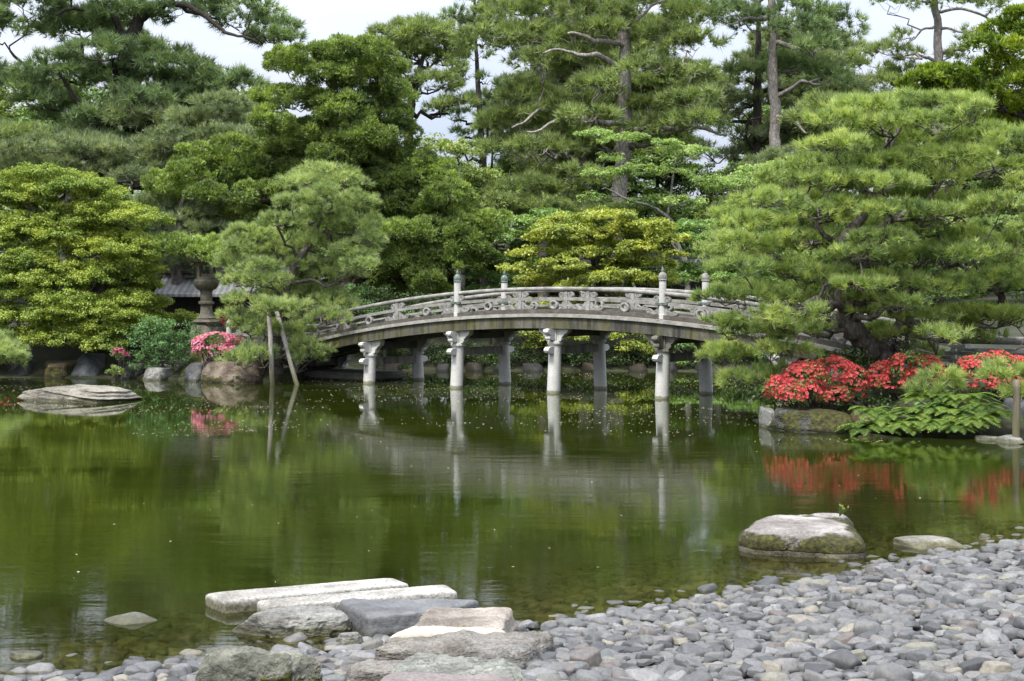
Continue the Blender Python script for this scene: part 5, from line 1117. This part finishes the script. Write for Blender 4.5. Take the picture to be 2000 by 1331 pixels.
maple('lime_tree', 'airy lime-green young tree with thin grey stems rising above the yellow maple', [(1165, 268, 34, 10), (1205, 285, 38, 11), (1232, 262, 34, 9), (1180, 310, 36, 11), (1290, 290, 42, 13), (1340, 300, 44, 14), (1380, 335, 40, 13), (1250, 330, 40, 11), (1205, 350, 40, 12), (1312, 345, 44, 13), (1172, 378, 38, 10), (1260, 385, 40, 10), (1400, 375, 40, 12), (1345, 395, 44, 13), (1440, 365, 42, 12), (1482, 348, 40, 9), (1515, 322, 34, 8), (1160, 340, 30, 9), (1430, 400, 40, 12), (1380, 290, 34, 10)],
      53, [(1345, 560), (1342, 510), (1300, 440), (1310, 380), (1320, 310)], [.12, .10, .07, .05, .02], F_lime, 66, depth=1.2, back=.25, area=.24, per=60, level=.6,
      extra=[([(1330, 440), (1300, 425), (1260, 400), (1215, 380), (1175, 370)], [.07, .05, .04, .02]), ([(1345, 520), (1320, 490), (1312, 470)], [.08, .06, .04]), ([(1395, 470), (1410, 420), (1430, 390)], [.04, .03, .02]), ([(1345, 540), (1390, 470), (1395, 420)], [.06, .04, .03])])
maple('green_maple', 'mid green maple boughs behind the right bridge posts', [(1350, 448, 38, 14), (1395, 438, 38, 14), (1440, 455, 38, 14), (1345, 485, 40, 14), (1390, 495, 40, 14), (1440, 485, 36, 14), (1350, 530, 44, 14), (1410, 535, 44, 14), (1360, 560, 44, 14), (1320, 550, 34, 12), (1460, 540, 40, 16), (1500, 450, 40, 20), (1420, 590, 50, 16), (1350, 600, 50, 14), (1500, 560, 50, 20), (1560, 500, 60, 24), (1600, 560, 60, 24), (1680, 560, 60, 24)],
      49.5, [(1400, 700), (1400, 600), (1395, 500), (1400, 440)], [.14, .12, .08, .04], F_green, 68, depth=1.2)
maple('green_maple', 'deep green bushy maple low under the right end of the span', [(1330, 668, 30, 12), (1370, 680, 34, 12), (1420, 670, 40, 16), (1350, 700, 26, 10), (1480, 660, 50, 20), (1440, 700, 40, 14), (1540, 640, 60, 24), (1620, 640, 60, 24)], 46.8, [(1400, 740), (1400, 700), (1390, 670)], [.07, .06, .04], F_green, 70, depth=.6)
maple('broadleaf_tree', 'yellowish broadleaf tree peeping above the juniper right shoulder', [(860, 290, 40, 16), (905, 300, 40, 16), (840, 320, 36, 14), (890, 335, 44, 16), (935, 350, 40, 16), (930, 385, 40, 18), (960, 370, 34, 14), (980, 410, 34, 14), (880, 370, 44, 14), (850, 270, 26, 10)],
      57, [(900, 600), (900, 400), (895, 320)], [.2, .14, .06], F_bg2, 72, per=45, L=.13, w=.07, rs=.36)
# dark undergrowth behind the bridge
def shrub(name, label, lst, Y, fmat, seed, cat='shrub', depth=.5, group=None, **k):
    rng = np.random.default_rng(seed); pads = pads_px(lst, Y, depth, rng)
    c = np.mean([p[0] for p in pads], 0); zb = tz(c[0], c[1])
    kw = dict(rs=.22, area=.3, per=40, L=.08, w=.04, flat=.7, level=.2, twigs=3, hang=.8); kw.update(k)
    base = np.array([c[0], c[1], min(zb, c[2] - .1)]) - [0, 0, .05]; s0 = np.array([base, base + (c - base) * .5, c])
    return tree(name, label, cat, [s0], [[.05, .04, .02]], pads, fmat, M_barkdark, seed + 1, 'leaf', group=group, part='leaves', **kw)
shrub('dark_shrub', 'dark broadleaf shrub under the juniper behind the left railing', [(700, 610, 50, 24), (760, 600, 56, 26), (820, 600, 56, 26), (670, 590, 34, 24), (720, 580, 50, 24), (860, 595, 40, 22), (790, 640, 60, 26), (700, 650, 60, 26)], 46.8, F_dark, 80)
shrub('bright_shrub', 'bright green shrub showing between the left railing bars', [(700, 600, 26, 10), (745, 608, 26, 8), (785, 615, 24, 8), (830, 606, 22, 8), (690, 570, 22, 12)], 44.9, F_shrub, 82, depth=.2)
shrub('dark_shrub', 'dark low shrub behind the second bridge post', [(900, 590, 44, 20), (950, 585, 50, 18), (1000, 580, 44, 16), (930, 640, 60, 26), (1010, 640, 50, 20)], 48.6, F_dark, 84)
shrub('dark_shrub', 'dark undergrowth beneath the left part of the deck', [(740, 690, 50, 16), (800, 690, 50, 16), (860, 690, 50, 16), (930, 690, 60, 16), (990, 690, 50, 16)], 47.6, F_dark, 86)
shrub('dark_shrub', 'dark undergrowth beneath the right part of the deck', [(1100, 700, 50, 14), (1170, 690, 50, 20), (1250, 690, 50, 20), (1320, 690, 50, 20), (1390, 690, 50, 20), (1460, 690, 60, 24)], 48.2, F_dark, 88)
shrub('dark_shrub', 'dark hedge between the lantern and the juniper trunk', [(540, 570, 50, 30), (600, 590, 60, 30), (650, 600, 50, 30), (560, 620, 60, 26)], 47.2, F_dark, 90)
shrub('dark_shrub', 'dark leaves added over the far bank to darken it behind second and third piers', [(760, 712, 50, 12), (830, 708, 50, 14), (900, 700, 50, 18), (960, 704, 50, 16), (1020, 700, 50, 18)], 46.9, F_dark, 186, depth=.2)  # added shrub, its dark leaves stand in for shade under the bridge
shrub('dark_shrub', 'dark leaves added over the far bank to darken it right of the middle pier', [(1100, 704, 50, 16), (1160, 700, 50, 18), (1230, 700, 50, 18), (1300, 700, 50, 18), (1370, 704, 50, 16), (1440, 704, 50, 18)], 46.9, F_dark, 188, depth=.2)  # second added shrub, darkening the bank in place of the deck's shade
# left bank shrubs
shrub('leafy_shrub', 'fresh green leafy shrub sloping down the bank left of the pink azalea', [(300, 640, 40, 18), (340, 645, 42, 18), (275, 665, 26, 16), (320, 670, 46, 18), (362, 668, 34, 18), (290, 695, 34, 16), (330, 698, 40, 14), (370, 690, 24, 12), (275, 712, 22, 8), (310, 716, 30, 8)],
      42.2, F_shrub, 92, depth=.35, per=44, L=.11, w=.028, droop=.4, level=.4)
shrub('ivy_patch', 'small yellow-green climbing plant between the left bank stones', [(224, 722, 12, 8), (236, 728, 10, 6), (216, 730, 10, 5)], 41.4, F_bg2, 94, cat='plant', depth=.1, rs=.1, L=.06, w=.05)
def azalea(label, lst, Y, stops, seed, nfl, fl_size, depth=.35, group=None, low=.0, fm_=None):
    rng = np.random.default_rng(seed); pads = pads_px(lst, Y, depth, rng)
    c = np.mean([p[0] for p in pads], 0); base = np.array([c[0], c[1], tz(c[0], c[1]) - .05])
    if base[2] > c[2]: base[2] = c[2] - .3
    t = thing('azalea', label, 'azalea', base, group)
    mb = MB()
    for p_, r in pads:
        for _ in range(5): e = p_ + rng.normal(size=3) * r * .4; mid = (base + e) / 2 + rng.normal(size=3) * .06; mb.tube([base + rng.normal(size=3) * [.1, .1, 0], mid, e], [.02, .014, .006], 5, cap=False)
    build('stems', mb, M_barkdark, t)
    mb = MB(); C_, R_, D_ = blobs(pads, rng, .14, .40, under=.9); leaves(mb, C_, R_, D_, rng, 30, .05, .024, flat=.8, level=.2); build('leaves', mb, fm_ or F_bg, t)
    # flowers: five petals round a cup, facing outward
    mb = MB(); A = np.array([r[0] * r[2] for _, r in pads]); A = A / A.sum()
    k = rng.choice(len(pads), nfl * 3, p=A); cc = np.array([p[0] for p in pads])[k]; rr2 = np.array([p[1] for p in pads])[k]
    d = unit(rng.normal(size=(len(k), 3))); d[:, 2] = np.where(d[:, 2] < -.35, -d[:, 2], d[:, 2]); d[:, 1] = -np.abs(d[:, 1]) * np.where(rng.random(len(k)) < .75, 1, -1)
    p0 = cc + d * rr2 * rng.uniform(.95, 1.10, (len(k), 1)); dn = unit(d / rr2 * rr2.min())
    # clusters: keep where noise is high, drop those buried in another pad
    kp = fbm(p0 * 3.2 + seed, 2) > low - .12 + rng.normal(0, .1, len(k))
    for (pc, r) in pads: kp &= (np.sum(((p0 - pc) / r) ** 2, 1) > .80)
    p0, dn = p0[kp][:nfl], dn[kp][:nfl]; m_ = len(p0); ax = unit(dn + rng.normal(size=(m_, 3)) * .35 + [0, -.15, .15]); a0 = perp(ax, rng); b0 = np.cross(ax, a0); rd = rng.random(m_)
    sz_ = fl_size * rng.uniform(.75, 1.2, m_)[:, None]
    for q in range(5):
        th = q * 2 * math.pi / 5
        def ring(an, rad, lift): return p0 + (a0 * math.cos(an) + b0 * math.sin(an)) * sz_ * rad + ax * sz_ * lift
        V = np.stack([p0, ring(th - .55, .62, .30), ring(th, 1.0, .34), ring(th + .55, .62, .30)], 1).reshape(-1, 3)
        mb.add(V, [np.arange(len(V)).reshape(-1, 4)], rd)
    fmt = foliage_mat('petals_' + str(seed), stops, trans=.35, spread=.8, nscale=2)
    o = build('blossom', mb, fmt, t); o['kind'] = 'stuff'
    return t
RED = [(0.1, (.36, .028, .03)), (0.5, (.55, .050, .055)), (0.9, (.66, .10, .10))]
PINK = [(0.1, (.62, .10, .24)), (0.5, (.80, .22, .40)), (0.9, (.88, .40, .56))]
azalea('pink azalea in full bloom on a mossy mound left of the propped pine', [(425, 664, 34, 14), (400, 672, 24, 16), (450, 668, 22, 12), (395, 686, 18, 10), (435, 684, 28, 12), (415, 678, 30, 14)], 41.0, PINK, 400, 620, .045, fm_=F_bg)
azalea('thin pinkish azalea sprigs just right of the full pink azalea', [(478, 662, 14, 6), (490, 668, 10, 5)], 40.6, PINK, 402, 40, .035)
azalea('little magenta azalea low between the left bank stones and the green shrub', [(232, 688, 12, 8), (242, 696, 10, 7)], 41.9, [(0.1, (.35, .03, .12)), (0.9, (.6, .12, .25))], 404, 70, .038)
azalea('dim red azalea behind the stone lantern base', [(422, 628, 18, 12), (435, 620, 14, 8)], 46.0, RED, 406, 80, .04)
azalea('red azalea half hidden under the left edge of the bank', [(-30, 690, 40, 20), (15, 695, 26, 16), (-70, 700, 40, 20)], 43.0, RED, 408, 300, .045)
azalea('large red azalea mound above the mossy boulder, leftmost of the three', [(1530, 758, 34, 26), (1575, 738, 44, 32), (1625, 732, 44, 34), (1660, 748, 36, 34), (1560, 770, 44, 22), (1620, 772, 44, 20), (1665, 768, 24, 22), (1512, 770, 20, 16)], 27.0, RED, 410, 1200, .040, depth=.35, low=-.06)
azalea('rounded red azalea in the middle, at the foot of the leaning pine trunk', [(1730, 735, 34, 28), (1770, 722, 40, 30), (1810, 728, 34, 30), (1750, 748, 40, 20), (1835, 745, 26, 22), (1712, 750, 20, 16)], 27.2, RED, 412, 900, .040, low=-.06)
azalea('red azalea at the right edge behind the support pole', [(1905, 725, 40, 28), (1945, 718, 42, 30), (1985, 730, 36, 32), (1930, 750, 40, 20), (1975, 758, 34, 14), (2030, 730, 40, 34)], 26.4, RED, 414, 900, .040, low=-.04)
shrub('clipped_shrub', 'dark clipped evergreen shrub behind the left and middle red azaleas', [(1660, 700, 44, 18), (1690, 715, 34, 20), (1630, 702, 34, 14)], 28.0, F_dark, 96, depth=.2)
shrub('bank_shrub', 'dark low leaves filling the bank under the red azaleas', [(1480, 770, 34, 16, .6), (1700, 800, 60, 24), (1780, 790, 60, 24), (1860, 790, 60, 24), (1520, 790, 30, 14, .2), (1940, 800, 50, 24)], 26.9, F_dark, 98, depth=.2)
# mossy mound under the pink azalea
M_moss = stone_mat('moss_mound', [(0.3, (.035, .045, .010)), (0.5, (.09, .11, .015)), (0.7, (.17, .19, .03))], 6, .5, .03)
rock_px('moss_mound', 'green moss mound carrying the pink azalea', 380, 480, 676, 690, 735, M_moss, 310, zb=.1, flat=.8, rough=.06, cat='mound')

# ferns on the right bank
def fern(x, y, z, seed, nf, L0, label, face=-1.2):
    rng = np.random.default_rng(seed); t = thing('fern', label, 'fern', (x, y, z), 'ferns on the right bank'); base = np.array([x, y, z])
    for f_ in range(nf):
        az = rng.uniform(-math.pi, 0.15) + rng.normal() * .2; L_ = L0 * rng.uniform(.75, 1.2); el = rng.uniform(.35, 1.1)
        h = np.array([math.cos(az), math.sin(az), 0]); tt = np.linspace(0, 1, 16)
        pts = base + h * (tt * L_ * math.cos(el * .7))[:, None] + np.array([0, 0, 1]) * (L_ * (tt * math.sin(el) - tt ** 2 * (.35 + .4 * math.sin(el))))[:, None]
        mb = MB(); mb.tube(pts, np.linspace(.005, .002, 16), 4, cap=False); sd = np.array([-h[1], h[0], 0])
        for k in range(1, 16):
            wl = L_ * .26 * math.sin(math.pi * (tt[k] * .85 + .12)) + .012; tg = unit((pts[k] - pts[k - 1])[None])[0]
            for e in (-1, 1):
                d = unit((sd * e + tg * .45 + np.array([0, 0, -.12]))[None])[0]; wd_ = L_ * .036; p = pts[k]
                q0 = p + d * wl * .45
                mb.add([p - tg * wd_ * .4, q0 - tg * wd_ * .7, p + d * wl, q0 + tg * wd_ * .7, p + tg * wd_ * .4], [np.arange(5)], float(rng.random()))
        build('frond', mb, F_fern, t)
fs = [(1700, 808), (1740, 820), (1785, 812), (1830, 800), (1870, 812), (1915, 800), (1720, 835), (1770, 838), (1820, 832), (1865, 835), (1905, 825), (1850, 785), (1895, 780), (1690, 838), (1940, 815), (1800, 780)]
wd8 = ['at the left end of the row beside the brown rock', 'second of the upper row from the brown rock', 'in the upper row under the middle azalea', 'under the small pine sprig', 'under the pine sprig, to its right', 'beneath the right azalea',
       'lowest at the left, tips over the flat stone', 'hanging over the low dark stone', 'hanging between the two waterline stones', 'low beside the rounded dark stone', 'right above the rounded dark stone', 'high beside the small pine sprig', 'high under the right azalea', 'touching the brown rock at the waterline', 'next to the large blue-grey rock', 'behind the others below the middle azalea']
for k, ((px, py), wd_) in enumerate(zip(fs, wd8)):
    yy = 25.45 - (px - 1700) * .0038 + (838 - py) / 80 * 1.0; c = P(px, py, yy); fern(c[0], c[1], c[2], 700 + k, 24, .52, 'bright green fern clump ' + wd_)
rng = np.random.default_rng(720)
t = thing('broad_leaf_plant', 'broad-leaved green plant growing among the ferns', 'plant', P(1812, 815, 25.3))
for k in range(16):
    b0 = P(1812 + rng.uniform(-26, 26), 800 + rng.uniform(-16, 12), 25.2 + rng.uniform(-.1, .2)); az = rng.uniform(-math.pi, 0); h = np.array([math.cos(az), math.sin(az), -.2]); sd = np.array([-h[1], h[0], 0]); L_ = rng.uniform(.12, .2)
    mb = MB(); mb.add([b0, b0 + h * L_ * .35 + sd * L_ * .24 + [0, 0, .02], b0 + h * L_ * .7 + sd * L_ * .18, b0 + h * L_ - [0, 0, .02], b0 + h * L_ * .7 - sd * L_ * .18, b0 + h * L_ * .35 - sd * L_ * .24 + [0, 0, .02]], [np.arange(6)], float(rng.random())); build('leaf', mb, F_shrub, t)
# the grass tuft on the mossy boulder
c = P(1640, 1009, 14.6); t = thing('grass_tuft', 'tiny grass sprig growing on top of the mossy boulder', 'grass', c); mb = MB()
for k in range(7):
    d = np.array([rng.normal() * .25, rng.normal() * .25, 1]); L_ = rng.uniform(.06, .12); pts = [c + d * L_ * q + np.array([.02 * q * q, 0, 0]) for q in (0, .5, 1)]; mb.tube(pts, [.0045, .004, .002], 4, cap=False)
    mb.add([pts[2], pts[2] + [.012, 0, .012], pts[2] + [.004, 0, .03], pts[2] + [-.008, 0, .014]], [np.arange(4)], .8)
build('blades', mb, F_bg2, t)

# ------------------------------------------------------------------ wood behind
def bg_tree(kind, seed, hgt=9.0, wd=3.4):
    rng = np.random.default_rng(seed); pads = []
    for k in range(34):
        z = rng.uniform(.03, 1.0); rr_ = wd * math.sqrt(max(.05, 1 - (z - .45) ** 2 / .36)); a = rng.uniform(0, 6.28); q = rr_ * rng.uniform(.3, 1) ** .6
        pads.append((np.array([q * math.cos(a), q * math.sin(a), z * hgt]), np.array([1.3, 1.3, .62]) * rng.uniform(.8, 1.2)))
    return pads
lab = {0: ('dense dark green broadleaf tree filling the wood behind the pines', F_bg), 1: ('yellowish green broadleaf tree filling the wood behind the pines', F_bg2), 2: ('deep green round-topped tree low in the wood behind the bridge', F_bg)}
proto = {}
def bg_make(v):
    pads = bg_tree(v, 900 + v); label, fmm = lab[v % 3]
    return tree('broadleaf_tree', label, 'tree', [np.array([[0, 0, -1.0], [.1, 0, 2], [0, .1, 5], [.1, 0, 8.2]])], [[.28, .22, .14, .05]], pads, fmm, M_barkdark, 910 + v, 'leaf', group='broadleaf trees of the wood behind', rs=.5, area=.30, per=64, L=.19, w=.11, flat=.6, level=.3, twigs=2, s=1.5, hang=.6)
rg = np.random.default_rng(55); hp = []
for x_ in np.arange(-500, 2500, 60): 
    for y_ in (455, 490, 525, 560): hp.append((x_ + rg.uniform(-15, 15), y_ + rg.uniform(-10, 10), 50, 24, rg.uniform(-.6, .6)))
hg = thing('added_hedge', 'added tall green hedge blocking sky leaks behind the maples', 'hedge', (0, 66, tz(0, 66)))  # invented hedge, added to block sky leaking through and mirrored in the water
mb = MB(); foliage(mb, pads_px(hp, 66, 1, rg), rg, 'leaf', rs=.6, area=.4, per=50, L=.2, w=.12, flat=.7, level=.2, hang=.8); build('leaves', mb, F_bg, hg)
spots = []
rg = np.random.default_rng(77)
for (x0, x1, Y, top) in ((-200, 560, 72, 205), (480, 900, 74, 320), (820, 1000, 78, 335), (960, 1330, 74, 300), (1320, 1600, 76, 385), (1560, 2200, 74, 250), (-260, 2250, 84, 345), (250, 760, 60, 400), (880, 1560, 63, 415), (1500, 2250, 52, 430)):
    xx = x0
    while xx < x1:
        if top < 400 and (1290 < xx < 1440 or 800 < xx < 925): xx += 20; continue
        yy = Y + rg.uniform(-2.5, 2.5); spots.append((xx, yy, top + rg.uniform(-14, 24))); xx += 4.3 * F / Y
first = {}
for k, (px, yy, top) in enumerate(spots):
    v = int(rg.integers(0, 6)); Xx = (px - CX) * yy / F; z0 = tz(Xx, yy); hs = (CH - (top - HY) * yy / F - z0) / 9.3
    if v not in first: o = bg_make(v); first[v] = o; src = True
    else: o = first[v].copy(); COL.objects.link(o); src = False
    o.location = (Xx, yy, z0); o.scale = (hs ** .4 * rg.uniform(.9, 1.1), hs ** .4 * rg.uniform(.9, 1.1), hs); o.rotation_euler = (0, 0, rg.uniform(0, 6.28))
    if not src:
        for ch in first[v].children:
            c2 = ch.copy(); COL.objects.link(c2); c2.parent = o
for o in list(COL.objects):
    if '_o' in o: del o['_o']
print('objects', len(COL.objects), 'faces', sum(len(o.data.polygons) for o in COL.objects if o.type == 'MESH'))
